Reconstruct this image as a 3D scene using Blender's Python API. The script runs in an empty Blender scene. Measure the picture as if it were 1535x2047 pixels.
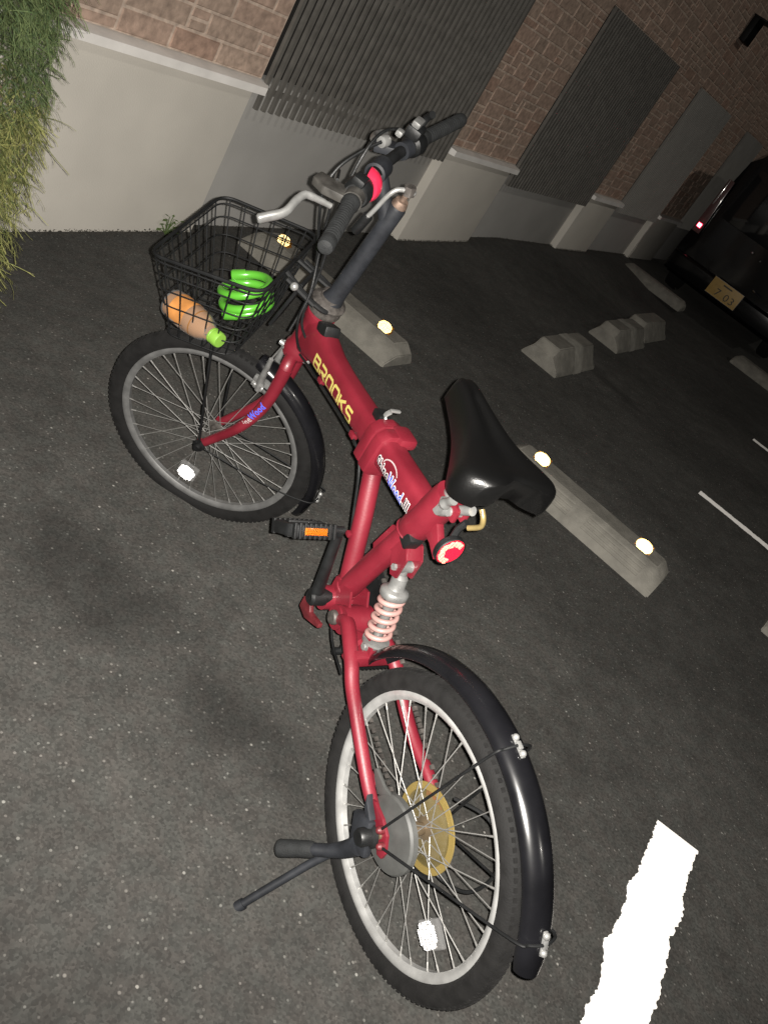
import bpy, bmesh, math, random
from mathutils import Vector as V, Matrix as M
random.seed(7)
R = math.radians
S = bpy.context.scene
COL = S.collection
# ------------------------------------------------------------------ camera
cam = bpy.data.cameras.new('camera'); camo = bpy.data.objects.new('camera', cam); COL.objects.link(camo)
CAM = V((-1.27462, -0.66507, 1.65899))
cr = V((0.780856, -0.381783, 0.494475)); cu = V((-0.125311, 0.679715, 0.722693)); cf = V((0.612014, 0.626282, -0.482918))
mw = M((cr, cu, -cf)).transposed().to_4x4(); mw.translation = CAM
camo.matrix_world = mw
cam.sensor_fit = 'VERTICAL'; cam.sensor_height = 36; cam.lens = 1743.459 / 2047 * 36
cam.clip_start = .02; cam.clip_end = 400
S.camera = camo
# ------------------------------------------------------------------ world: night
W = bpy.data.worlds.new('World'); S.world = W; W.use_nodes = True
wn = W.node_tree; bgn = wn.nodes['Background']
sky = wn.nodes.new('ShaderNodeTexSky'); sky.sky_type = 'NISHITA'; sky.sun_disc = False
sky.sun_elevation = R(-4); sky.sun_rotation = R(200)
wn.links.new(sky.outputs[0], bgn.inputs[0]); bgn.inputs[1].default_value = .05
# weak street light from high behind the camera, square on to the wall
TH = R(28)
WX = V((math.cos(TH), math.sin(TH), 0)); WN = V((-math.sin(TH), math.cos(TH), 0)); P0 = V((1.7, 4.32, 0))
sl = bpy.data.lights.new('street_light', 'SUN'); sl.energy = .23; sl.angle = R(1.2); sl.color = (1, .95, .86)
so = bpy.data.objects.new('street_light', sl); COL.objects.link(so)
sd = (WN * .72 - V((0, 0, 1)) * .70 + WX * .03).normalized()
so.rotation_euler = sd.to_track_quat('-Z', 'Y').to_euler(); so.location = (0, -3, 6)
# the phone's flash beside the lens
fl = bpy.data.lights.new('camera_flash', 'SPOT'); fl.energy = 830; fl.shadow_soft_size = .004; fl.spot_size = R(108); fl.spot_blend = 1; fl.color = (1, .955, .89)
fo = bpy.data.objects.new('camera_flash', fl); COL.objects.link(fo); fo.matrix_world = mw.copy(); fo.location = CAM + cr * .016 + cu * .006 + cf * .01
S.view_settings.view_transform = 'Standard'; S.view_settings.look = 'None'; S.view_settings.exposure = 0; S.view_settings.gamma = 1
S.cycles.max_bounces = 10; S.cycles.transparent_max_bounces = 24; S.cycles.glossy_bounces = 6
S.cycles.use_denoising = True

# ------------------------------------------------------------------ materials
def mat(name, col, rough=.5, metal=0., spec=.5, coat=0., noise=None, bump=0., bscale=60, alpha=1, trans=0., emit=None, es=0.):
    m = bpy.data.materials.new(name); m.use_nodes = True
    nt = m.node_tree; b = nt.nodes['Principled BSDF']
    b.inputs['Base Color'].default_value = (*col, 1)
    b.inputs['Roughness'].default_value = rough; b.inputs['Metallic'].default_value = metal
    b.inputs['Specular IOR Level'].default_value = spec; b.inputs['Coat Weight'].default_value = coat
    b.inputs['Coat Roughness'].default_value = .08
    b.inputs['Alpha'].default_value = alpha; b.inputs['Transmission Weight'].default_value = trans
    if emit: b.inputs['Emission Color'].default_value = (*emit, 1); b.inputs['Emission Strength'].default_value = es
    if rough > .75 and 'concrete' not in name and 'sill' not in name: b.inputs['Diffuse Roughness'].default_value = 1
    tc = nt.nodes.new('ShaderNodeTexCoord')
    if noise:
        sc, amt = noise
        n = nt.nodes.new('ShaderNodeTexNoise'); n.inputs['Scale'].default_value = sc; n.inputs['Detail'].default_value = 6
        nt.links.new(tc.outputs['Object'], n.inputs['Vector'])
        mx = nt.nodes.new('ShaderNodeMix'); mx.data_type = 'RGBA'
        mx.inputs['A'].default_value = (*[c * (1 - amt) for c in col], 1); mx.inputs['B'].default_value = (*[min(1, c * (1 + amt)) for c in col], 1)
        mr = nt.nodes.new('ShaderNodeMapRange'); mr.inputs[1].default_value = .3; mr.inputs[2].default_value = .7
        nt.links.new(n.outputs[0], mr.inputs[0]); nt.links.new(mr.outputs[0], mx.inputs['Factor'])
        nt.links.new(mx.outputs['Result'], b.inputs['Base Color'])
        r2 = nt.nodes.new('ShaderNodeMapRange'); r2.inputs[3].default_value = max(.03, rough - .1); r2.inputs[4].default_value = min(1, rough + .12)
        nt.links.new(n.outputs[0], r2.inputs[0]); nt.links.new(r2.outputs[0], b.inputs['Roughness'])
    if bump:
        n2 = nt.nodes.new('ShaderNodeTexNoise'); n2.inputs['Scale'].default_value = bscale; n2.inputs['Detail'].default_value = 4
        nt.links.new(tc.outputs['Object'], n2.inputs['Vector'])
        bp = nt.nodes.new('ShaderNodeBump'); bp.inputs['Strength'].default_value = bump; bp.inputs['Distance'].default_value = .004
        nt.links.new(n2.outputs[0], bp.inputs['Height']); nt.links.new(bp.outputs[0], b.inputs['Normal'])
    return m

RED = mat('red_paint', (0.118, 0.0072, 0.0145), .45, coat=.2, noise=(11, .2), bump=.08, bscale=180)
REDOLD = mat('dull_red_metal', (0.077, 0.0084, 0.0112), .5, noise=(40, .35))
BLK = mat('black_plastic', (0.0049, 0.00532, 0.0056), .45, noise=(30, .3), bump=.1, bscale=150)
BLKM = mat('black_metal', (0.0042, 0.0045, 0.0048), .6, spec=.25, noise=(25, .35))
GREYB = mat('charcoal_metal', (0.012, 0.01313, 0.01575), .55, spec=.3, noise=(25, .35))
GRIP = mat('black_rubber_grip', (0.00972, 0.01044, 0.0108), .75, spec=.25, noise=(60, .25), bump=.3, bscale=300)
FEND = mat('glossy_black_fender', (.004, .004, .0048), .22, coat=.2, noise=(8, .4))
TYRE = mat('tyre_rubber', (0.0042, 0.004, 0.0039), .8, spec=.25, noise=(35, .35), bump=.35, bscale=260)
ALU = mat('brushed_aluminium', (0.18, 0.18, 0.175), .36, metal=.45, noise=(45, .22))
STEEL = mat('bright_steel', (0.252, 0.252, 0.246), .28, metal=.5, noise=(50, .15))
SPOKE = mat('spoke_steel', (0.2312, 0.2278, 0.2176), .36, metal=.5)
RUST = mat('rusty_steel', (0.13, 0.09, 0.068), .6, metal=.5, noise=(70, .6))
DULL = mat('tarnished_metal', (0.065, 0.0585, 0.0533), .5, metal=.4, noise=(60, .5))
GOLD = mat('brass_metal', (0.234, 0.1755, 0.0715), .3, metal=.5, noise=(40, .2))
LEVB = mat('dull_grey_alloy', (.034, .032, .029), .5, spec=.35, noise=(40, .4))
BRONZE = mat('bronze_hub', (0.13, 0.0975, 0.06175), .3, metal=.5, noise=(40, .2))
GREYP = mat('grey_painted_plate', (0.04875, 0.0495, 0.04725), .6, noise=(20, .2))
SPRING = mat('pink_white_spring', (0.27, 0.1575, 0.1425), .4, coat=.2, noise=(30, .12))
SADDLE = mat('black_vinyl', (0.002, 0.002, 0.002), .36, bump=.15, bscale=400)
YEL = mat('yellow_lettering', (.40, .34, .09), .6)
WHT = mat('white_lettering', (0.5625, 0.5625, 0.555), .6)
INK = mat('black_lettering', (.015, .015, .02), .6)
BLUE = mat('blue_lettering', (0.05, 0.09, 0.55), .6)
SWO = mat('grey_lettering', (0.3, 0.252, 0.252), .6)
GREENV = mat('green_vinyl', (0.062, 0.245, 0.022), .25, coat=.4)
LIME = mat('lime_cap', (0.133, 0.266, 0.035), .4)
TEA = mat('milk_tea', (0.16, 0.072, 0.02), .12, coat=.6)
LABELM = mat('orange_label', (0.36, 0.155, 0.045), .35, noise=(18, .3), coat=.3)
LABELW = mat('pale_label', (0.27, 0.21, 0.1725), .4, noise=(30, .2))
CLEAR = mat('clear_plastic', (.5, .5, .5), .08, alpha=.10)
REDL = mat('red_plastic_glow', (0.315, 0.0105, 0.0315), .35, coat=.3, emit=(1, .05, .12), es=.25)  # faint glow painted in by emission, the plastic holds no lamp
REDLENS = mat('red_lens', (.6, .01, .03), .25, coat=.5)
RETRO = mat('mirror_prism', (1, 1, 1), .13, metal=1)
RETROR = mat('red_mirror_prism', (1, .5, .45), .11, metal=1)
RETROA = mat('amber_mirror_prism', (1, .42, .06), .11, metal=1)
RETROY = mat('warm_mirror_prism', (1, 0.88, 0.6), .12, metal=1)
AMBER = mat('amber_lens', (0.245, 0.098, 0.0105), .3, coat=.4)
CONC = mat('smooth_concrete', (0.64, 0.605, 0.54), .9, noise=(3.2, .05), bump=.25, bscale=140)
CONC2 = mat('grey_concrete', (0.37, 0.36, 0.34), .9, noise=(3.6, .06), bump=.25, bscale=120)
SILLM = mat('pale_stone_sill', (0.86, 0.83, 0.79), .8, noise=(9, .08), bump=.15, bscale=90)
SLAT = mat('dark_bronze_louver', (0.135, 0.127, 0.114), .6, noise=(15, .2))
PALEP = mat('pale_grey_panel', (0.25, 0.24, 0.22), .8, noise=(6, .08))
VOID = mat('dark_recess', (.012, .011, .01), .9)
STOPM = mat('concrete_block', (0.2, 0.19, 0.165), .9, noise=(14, .22), bump=.5, bscale=110)
PAINT = mat('white_road_paint', (0.74, 0.72, 0.69), .8, noise=(30, .06), bump=.3, bscale=200)
CARB = mat('black_car_paint', (.002, .002, .0025), .15, spec=.25, coat=.4)
CARG = mat('dark_glass', (.004, .004, .005), .05, coat=1)
CHROME = mat('chrome', (.85, .85, .85), .12, metal=1)
PLATEY = mat('yellow_plate', (0.4, 0.256, 0.072), .5, noise=(30, .1))
PLATEG = mat('dark_plate_paint', (.05, .045, .03), .6)
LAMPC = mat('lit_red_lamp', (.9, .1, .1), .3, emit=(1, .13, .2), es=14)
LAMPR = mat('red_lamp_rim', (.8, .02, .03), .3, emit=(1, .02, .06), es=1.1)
LAMPD = mat('smoked_lamp_lens', (.10, .05, .05), .18, coat=.8)
WEEDM = mat('weed_leaf', (.07, .11, .03), .7)
BARK = mat('shrub_bark', (.10, .07, .045), .9, noise=(30, .3), bump=.5)
LITTER = mat('dark_leaf_litter', (.03, .027, .022), .95, noise=(30, .4))
ALUR = mat('bright_alloy_rim', (0.48, 0.48, 0.47), .32, metal=.6, noise=(30, .15))
ALUP = mat('dull_alloy_rim', (0.13, 0.13, 0.128), .42, metal=.4, noise=(30, .2))

def foliage_mat():
    m = bpy.data.materials.new('thread_cypress_foliage'); m.use_nodes = True; nt = m.node_tree; b = nt.nodes['Principled BSDF']
    a = nt.nodes.new('ShaderNodeAttribute'); a.attribute_name = 'col'
    nt.links.new(a.outputs['Color'], b.inputs['Base Color']); b.inputs['Roughness'].default_value = .7; b.inputs['Specular IOR Level'].default_value = .2
    return m
FOL = foliage_mat()
def attr_mat(name, bump=.4, bscale=55, rough=.9):
    m = bpy.data.materials.new(name); m.use_nodes = True; nt = m.node_tree; b = nt.nodes['Principled BSDF']
    a = nt.nodes.new('ShaderNodeAttribute'); a.attribute_name = 'col'
    tc = nt.nodes.new('ShaderNodeTexCoord'); n = nt.nodes.new('ShaderNodeTexNoise'); n.inputs['Scale'].default_value = 28; n.inputs['Detail'].default_value = 7
    nt.links.new(tc.outputs['Object'], n.inputs['Vector'])
    mr = nt.nodes.new('ShaderNodeMapRange'); mr.inputs[1].default_value = .3; mr.inputs[2].default_value = .7; mr.inputs[3].default_value = .72; mr.inputs[4].default_value = 1.28
    nt.links.new(n.outputs[0], mr.inputs[0])
    mx = nt.nodes.new('ShaderNodeVectorMath'); mx.operation = 'SCALE'
    nt.links.new(a.outputs['Color'], mx.inputs[0]); nt.links.new(mr.outputs[0], mx.inputs['Scale'])
    nt.links.new(mx.outputs[0], b.inputs['Base Color']); b.inputs['Roughness'].default_value = rough
    bp = nt.nodes.new('ShaderNodeBump'); bp.inputs['Strength'].default_value = bump; bp.inputs['Distance'].default_value = .006
    n2 = nt.nodes.new('ShaderNodeTexNoise'); n2.inputs['Scale'].default_value = bscale; n2.inputs['Detail'].default_value = 5
    nt.links.new(tc.outputs['Object'], n2.inputs['Vector'])
    nt.links.new(n2.outputs[0], bp.inputs['Height']); nt.links.new(bp.outputs[0], b.inputs['Normal'])
    return m
STONE = attr_mat('stone_veneer')

def asphalt_mat():
    m = bpy.data.materials.new('asphalt'); m.use_nodes = True; nt = m.node_tree; b = nt.nodes['Principled BSDF']; L = nt.links.new
    tc = nt.nodes.new('ShaderNodeTexCoord')
    def noise(sc, d=4, r=.5):
        n = nt.nodes.new('ShaderNodeTexNoise'); n.inputs['Scale'].default_value = sc; n.inputs['Detail'].default_value = d; n.inputs['Roughness'].default_value = r
        L(tc.outputs['Object'], n.inputs['Vector']); return n.outputs[0]
    def rng(x, a, bb, c, d):
        n = nt.nodes.new('ShaderNodeMapRange'); 
        for i, v in enumerate((a, bb, c, d)): n.inputs[i + 1].default_value = v
        L(x, n.inputs[0]); return n.outputs[0]
    def math_(op, x, y):
        n = nt.nodes.new('ShaderNodeMath'); n.operation = op
        for i, v in enumerate((x, y)):
            if isinstance(v, float): n.inputs[i].default_value = v
            else: L(v, n.inputs[i])
        return n.outputs[0]
    def voro(sc, feat='F1'):
        n = nt.nodes.new('ShaderNodeTexVoronoi'); n.inputs['Scale'].default_value = sc; n.feature = feat
        L(tc.outputs['Object'], n.inputs['Vector']); return n
    big = rng(noise(.9, 3), .3, .7, .74, 1.22)
    mid = rng(noise(9, 5, .6), .3, .7, .8, 1.2)
    v1 = voro(170); sep = nt.nodes.new('ShaderNodeSeparateColor'); L(v1.outputs['Color'], sep.inputs[0])
    stone = rng(sep.outputs[0], 0., 1., .72, 1.3)
    base = math_('MULTIPLY', math_('MULTIPLY', big, mid), stone)
    # scattered pale chips
    v2 = voro(95); s2 = nt.nodes.new('ShaderNodeSeparateColor'); L(v2.outputs['Color'], s2.inputs[0])
    chip = math_('MULTIPLY', rng(s2.outputs[1], .87, .90, 0., 1.), rng(v2.outputs['Distance'], .28, .36, 1., 0.))
    v3 = voro(46); s3 = nt.nodes.new('ShaderNodeSeparateColor'); L(v3.outputs['Color'], s3.inputs[0])
    chip2 = math_('MULTIPLY', rng(s3.outputs[2], .975, .985, 0., 1.), rng(v3.outputs['Distance'], .12, .20, 1., 0.))
    chips = math_('ADD', math_('MULTIPLY', math_('MULTIPLY', chip, s2.outputs[0]), 1.7), math_('MULTIPLY', math_('MULTIPLY', chip2, s3.outputs[0]), 3.6))
    tot = math_('ADD', base, math_('MULTIPLY', chips, 1.3))
    col = nt.nodes.new('ShaderNodeVectorMath'); col.operation = 'SCALE'; col.inputs[0].default_value = (.0310, .0301, .0282); L(tot, col.inputs['Scale'])
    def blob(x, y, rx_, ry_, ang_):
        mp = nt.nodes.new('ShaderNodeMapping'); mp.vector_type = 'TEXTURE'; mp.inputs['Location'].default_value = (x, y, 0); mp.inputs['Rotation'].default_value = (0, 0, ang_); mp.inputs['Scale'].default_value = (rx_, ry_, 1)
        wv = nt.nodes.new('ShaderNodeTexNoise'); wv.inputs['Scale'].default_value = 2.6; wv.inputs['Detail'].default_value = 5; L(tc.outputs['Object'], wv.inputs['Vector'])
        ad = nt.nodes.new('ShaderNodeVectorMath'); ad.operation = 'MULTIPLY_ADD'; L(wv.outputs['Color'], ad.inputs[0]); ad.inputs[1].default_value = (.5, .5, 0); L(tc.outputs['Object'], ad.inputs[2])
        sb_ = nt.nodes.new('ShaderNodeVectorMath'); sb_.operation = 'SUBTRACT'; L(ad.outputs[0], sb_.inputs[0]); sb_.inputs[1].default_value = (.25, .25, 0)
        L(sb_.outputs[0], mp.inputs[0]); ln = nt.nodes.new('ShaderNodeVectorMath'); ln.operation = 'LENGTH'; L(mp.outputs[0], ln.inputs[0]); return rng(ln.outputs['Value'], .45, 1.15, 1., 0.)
    dark_patch = math_('MAXIMUM', math_('MAXIMUM', blob(-.42, 1.03, .34, .17, -1.0), blob(-.12, .50, .30, .15, -.9)), blob(4.02, 3.55, .36, .13, -1.1))  # soft-edged patches that darken the base colour
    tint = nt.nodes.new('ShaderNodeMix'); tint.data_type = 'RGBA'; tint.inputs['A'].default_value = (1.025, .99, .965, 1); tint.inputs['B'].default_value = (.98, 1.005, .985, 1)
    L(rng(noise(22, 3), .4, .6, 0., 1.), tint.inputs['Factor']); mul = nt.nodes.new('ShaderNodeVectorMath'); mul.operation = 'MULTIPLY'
    L(col.outputs[0], mul.inputs[0]); L(tint.outputs['Result'], mul.inputs[1]); dk = nt.nodes.new('ShaderNodeVectorMath'); dk.operation = 'SCALE'; L(mul.outputs[0], dk.inputs[0]); L(rng(dark_patch, 0., 1., 1., .62), dk.inputs['Scale']); L(dk.outputs[0], b.inputs['Base Color']); b.inputs['Roughness'].default_value = .88; b.inputs['Specular IOR Level'].default_value = .25; b.inputs['Diffuse Roughness'].default_value = 1
    bp = nt.nodes.new('ShaderNodeBump'); bp.inputs['Strength'].default_value = .3; bp.inputs['Distance'].default_value = .003
    h = math_('ADD', math_('MULTIPLY', v1.outputs['Distance'], -1.), math_('MULTIPLY', noise(260, 3), .5))
    L(h, bp.inputs['Height']); L(bp.outputs[0], b.inputs['Normal'])
    return m
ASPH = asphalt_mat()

# ------------------------------------------------------------------ mesh helpers
def frames(path):
    P = [V(p) for p in path]; n = len(P); T = []
    for i in range(n):
        a = P[max(i - 1, 0)]; b = P[min(i + 1, n - 1)]; T.append((b - a).normalized())
    ref = V((0, 0, 1)) if abs(T[0].z) < .9 else V((1, 0, 0))
    N = [(ref - T[0] * ref.dot(T[0])).normalized()]
    for i in range(1, n):
        v = N[-1] - T[i] * N[-1].dot(T[i]); N.append(v.normalized())
    return P, T, N, [T[i].cross(N[i]) for i in range(n)]
def smooth_path(pts, sub=6):
    P = [V(p) for p in pts]; out = []
    for i in range(len(P) - 1):
        p0 = P[max(i - 1, 0)]; p1 = P[i]; p2 = P[i + 1]; p3 = P[min(i + 2, len(P) - 1)]
        for k in range(sub):
            t = k / sub
            out.append(.5 * ((2 * p1) + (p2 - p0) * t + (2 * p0 - 5 * p1 + 4 * p2 - p3) * t * t + (3 * p1 - p0 - 3 * p2 + p3) * t ** 3))
    out.append(P[-1]); return out
class MB:
    def __init__(s): s.v = []; s.f = []; s.c = []
    def add(s, vs, fs, col=None):
        o = len(s.v); s.v += [tuple(v) for v in vs]; s.f += [tuple(i + o for i in f) for f in fs]
        s.c += [col] * len(fs); return s
    def tube(s, path, r, n=12, caps=True, sx=1., closed=False):
        P, T, N, B = frames(path); m = len(P); rr = r if isinstance(r, (list, tuple)) else [r] * m
        vs = [P[i] + N[i] * (rr[i] * math.cos(2 * math.pi * k / n)) + B[i] * (rr[i] * sx * math.sin(2 * math.pi * k / n)) for i in range(m) for k in range(n)]
        fs = [(i * n + k, i * n + (k + 1) % n, (i + 1) * n + (k + 1) % n, (i + 1) * n + k) for i in range(m - 1) for k in range(n)]
        if caps: fs += [tuple(range(n - 1, -1, -1)), tuple((m - 1) * n + k for k in range(n))]
        return s.add(vs, fs)
    def sweep(s, path, secs, A, caps=True):
        # secs: per point list of (a,b): a along A[i][0], b along A[i][1]
        m = len(path); n = len(secs[0])
        vs = [V(path[i]) + V(A[i][0]) * a + V(A[i][1]) * b for i in range(m) for a, b in secs[i]]
        fs = [(i * n + k, i * n + (k + 1) % n, (i + 1) * n + (k + 1) % n, (i + 1) * n + k) for i in range(m - 1) for k in range(n)]
        if caps: fs += [tuple(range(n - 1, -1, -1)), tuple((m - 1) * n + k for k in range(n))]
        return s.add(vs, fs)
    def lathe(s, prof, o=(0, 0, 0), ax=(1, 0, 0), n=32, closed=False, a0=0, a1=2 * math.pi):
        ax = V(ax).normalized(); ref = V((0, 0, 1)) if abs(ax.z) < .9 else V((0, 1, 0)); e1 = (ref - ax * ref.dot(ax)).normalized(); e2 = ax.cross(e1); o = V(o)
        full = abs(a1 - a0 - 2 * math.pi) < 1e-6; m = n if full else n + 1; q = len(prof)
        vs = [o + ax * h + (e1 * math.cos(a0 + (a1 - a0) * i / n) + e2 * math.sin(a0 + (a1 - a0) * i / n)) * r for i in range(m) for r, h in prof]
        fs = []
        for i in range(n):
            j = (i + 1) % m
            for k in range(q if closed else q - 1):
                l = (k + 1) % q; fs.append((i * q + k, j * q + k, j * q + l, i * q + l))
        return s.add(vs, fs)
    def box(s, c, size, ax=None, bev=0., seg=2, col=None):
        bm = bmesh.new(); bmesh.ops.create_cube(bm, size=1)
        for v in bm.verts: v.co = V((v.co.x * size[0], v.co.y * size[1], v.co.z * size[2]))
        if bev: bmesh.ops.bevel(bm, geom=bm.edges[:], offset=bev, segments=seg, affect='EDGES', profile=.6)
        return s.bm(bm, c, ax, col)
    def bm(s, bm, c=(0, 0, 0), ax=None, col=None):
        bm.verts.index_update(); c = V(c)
        if ax: X, Y, Z = [V(a) for a in ax]; vs = [c + X * v.co.x + Y * v.co.y + Z * v.co.z for v in bm.verts]
        else: vs = [c + v.co for v in bm.verts]
        s.add(vs, [[v.index for v in f.verts] for f in bm.faces], col); bm.free(); return s
    def prism(s, poly, h0, h1, o, X, Y, Z, bev=0.):
        bm = bmesh.new(); n = len(poly)
        b = [bm.verts.new((x, y, h0)) for x, y in poly]; t = [bm.verts.new((x, y, h1)) for x, y in poly]
        bm.faces.new(b[::-1]); bm.faces.new(t)
        for i in range(n): bm.faces.new((b[i], b[(i + 1) % n], t[(i + 1) % n], t[i]))
        bmesh.ops.recalc_face_normals(bm, faces=bm.faces[:])
        if bev: bmesh.ops.bevel(bm, geom=bm.edges[:], offset=bev, segments=2, affect='EDGES', profile=.6)
        return s.bm(bm, o, (X, Y, Z))
    def ball(s, c, r, n=12, sc=(1, 1, 1)):
        bm = bmesh.new(); bmesh.ops.create_uvsphere(bm, u_segments=n, v_segments=max(6, n // 2), radius=r)
        for v in bm.verts: v.co = V((v.co.x * sc[0], v.co.y * sc[1], v.co.z * sc[2]))
        return s.bm(bm, c)
    def build(s, name, m, parent=None, xf=None, smooth=True, ang=38):
        me = bpy.data.meshes.new(name)
        vs = [xf @ V(v) for v in s.v] if xf else s.v
        me.from_pydata(vs, [], s.f); me.materials.append(m)
        bm = bmesh.new(); bm.from_mesh(me)
        if not any(s.c): bmesh.ops.recalc_face_normals(bm, faces=bm.faces[:])
        bm.to_mesh(me); bm.free()
        if any(s.c):
            at = me.color_attributes.new('col', 'FLOAT_COLOR', 'CORNER'); i = 0
            for p, c in zip(me.polygons, s.c):
                for li in p.loop_indices: at.data[li].color = (*(c or (.2, .2, .2)), 1)
        if smooth:
            me.polygons.foreach_set('use_smooth', [True] * len(me.polygons)); me.set_sharp_from_angle(angle=R(ang))
        me.update()
        o = bpy.data.objects.new(name, me); COL.objects.link(o)
        if parent: o.parent = parent
        return o
def tag(o, label, cat=None, group=None, kind=None):
    if label: o['label'] = label
    if cat: o['category'] = cat
    if group: o['group'] = group
    if kind: o['kind'] = kind
    return o
def empty(name, label, cat, loc=(0, 0, 0), rot=(0, 0, 0), group=None):
    o = bpy.data.objects.new(name, None); COL.objects.link(o); o.location = loc; o.rotation_euler = rot; o.empty_display_size = .1
    return tag(o, label, cat, group)
def kids(o): return [c for c in bpy.data.objects if c.parent == o]
def copy_tree(o, parent=None):
    c = o.copy(); COL.objects.link(c)
    if parent: c.parent = parent
    for ch in kids(o): copy_tree(ch, c)
    return c
def retro(mb, o, X, Y, Z, inside, a=.006, ext=.06):
    # field of cube-corner prisms facing +Z, inside(x,y) chooses the cells
    o, X, Y, Z = V(o), V(X), V(Y), V(Z); h = a * math.sqrt(3) / 2; d = a / math.sqrt(6)
    N = int(ext / h) + 1
    for j in range(-N, N):
        for i in range(-N * 2, N * 2):
            x0 = i * a + (j % 2) * a / 2; y0 = j * h
            for tri in (((x0, y0), (x0 + a, y0), (x0 + a / 2, y0 + h)), ((x0 + a, y0), (x0 + 1.5 * a, y0 + h), (x0 + a / 2, y0 + h))):
                cx = sum(t[0] for t in tri) / 3; cy = sum(t[1] for t in tri) / 3
                if not inside(cx, cy): continue
                p = [o + X * x + Y * y for x, y in tri]; c = o + X * cx + Y * cy - Z * d
                mb.add(p + [c], [(0, 1, 3), (1, 2, 3), (2, 0, 3)])
def saw_retro(mb, o, N, D, deg, pitch, inside, a, ext):
    # prism strips each tilted towards D, as in a wide-angle reflector
    N = V(N).normalized(); D = V(D); D = (D - N * D.dot(N)).normalized(); E_ = N.cross(D); t = R(deg)
    Z = N * math.cos(t) + D * math.sin(t); Dt = D * math.cos(t) - N * math.sin(t); k = int(ext / pitch) + 1
    for j in range(-k, k + 1):
        c = V(o) + D * (j * pitch)
        retro(mb, c, Dt, E_, Z, lambda x, y: abs(x) < pitch * .62 and inside(x * math.cos(t) + j * pitch, y), a, ext)
def text_tris(body, size, shear=0., sx=1., offset=0., sub=1, spacing=1.):
    cu_ = bpy.data.curves.new('txt', 'FONT'); cu_.body = body; cu_.size = size; cu_.shear = shear; cu_.offset = offset; cu_.space_character = 1.12; cu_.resolution_u = 4
    ob = bpy.data.objects.new('txt', cu_); COL.objects.link(ob)
    dg = bpy.context.evaluated_depsgraph_get(); dg.update(); me = bpy.data.meshes.new_from_object(ob.evaluated_get(dg))
    bm = bmesh.new(); bm.from_mesh(me); bmesh.ops.triangulate(bm, faces=bm.faces[:])
    for _ in range(sub): bmesh.ops.subdivide_edges(bm, edges=[e for e in bm.edges if e.calc_length() > size * .12], cuts=1); bmesh.ops.triangulate(bm, faces=bm.faces[:])
    bm.verts.index_update()
    vs = [(v.co.x * sx, v.co.y) for v in bm.verts]; fs = [[v.index for v in f.verts] for f in bm.faces]
    bm.free(); COL.objects.unlink(ob); bpy.data.objects.remove(ob); bpy.data.meshes.remove(me); bpy.data.curves.remove(cu_)
    return vs, fs
def stroke_ribbon(pts, w):
    # flat ribbon round a 2-D polyline with mitred joints
    P = [V((p[0], p[1])) for p in pts]; n = len(P); vs = []; closed = (P[0] - P[-1]).length < 1e-6
    for i in range(n):
        if closed: a = P[(i - 1) % (n - 1)] if i > 0 else P[n - 2]; b = P[(i + 1)] if i < n - 1 else P[1]
        else: a = P[max(i - 1, 0)]; b = P[min(i + 1, n - 1)]
        d1 = (P[i] - a); d2 = (b - P[i])
        if d1.length < 1e-9: d1 = d2
        if d2.length < 1e-9: d2 = d1
        d1 = d1.normalized(); d2 = d2.normalized(); t = (d1 + d2).normalized(); nn = V((-t.y, t.x)); k = 1 / max(.5, nn.dot(V((-d1.y, d1.x))))
        vs += [P[i] + nn * w * .5 * k, P[i] - nn * w * .5 * k]
    return [(v.x, v.y) for v in vs], [(2 * i, 2 * i + 1, 2 * i + 3, 2 * i + 2) for i in range(n - 1)]
def superell(a, b, e, n=28):
    out = []
    for k in range(n):
        t = 2 * math.pi * k / n; c, s_ = math.cos(t), math.sin(t)
        out.append((a * abs(c) ** (2 / e) * (1 if c >= 0 else -1), b * abs(s_) ** (2 / e) * (1 if s_ >= 0 else -1)))
    return out

# ------------------------------------------------------------------ ground
def hgt(s, t):
    ks = [(-40, -.13), (-2.4, -.13), (-1.4, -.06), (0, 0), (1.26, .035), (2.15, .08), (2.8, .115), (6, .12), (40, .12)]
    for (a, ha), (b, hb) in zip(ks, ks[1:]):
        if a <= s <= b: h = ha + (hb - ha) * (s - a) / (b - a); break
    else: h = 0
    k = max(0, min(1, (t + 1.05) / 1.0)); return h * k * k * (3 - 2 * k)
def WL(s, t, z=0.): return P0 + WX * s + WN * t + V((0, 0, z))
ss = [-60, -30, -15, -8, -5, -4] + [-3.4 + .2 * i for i in range(58)] + [9, 12, 16, 25, 40, 70]
ts = [-70, -40, -20, -10, -6, -3, -2, -1.2] + [-1.05 + .07 * i for i in range(18)] + [.4, 1]
g = MB(); g.add([WL(s, t, hgt(s, t)) for s in ss for t in ts], [(i * len(ts) + j, (i + 1) * len(ts) + j, (i + 1) * len(ts) + j + 1, i * len(ts) + j + 1) for i in range(len(ss) - 1) for j in range(len(ts) - 1)])
tag(g.build('asphalt_ground', ASPH), 'dark worn asphalt of the car park with pale stone chips', kind='structure')
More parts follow.
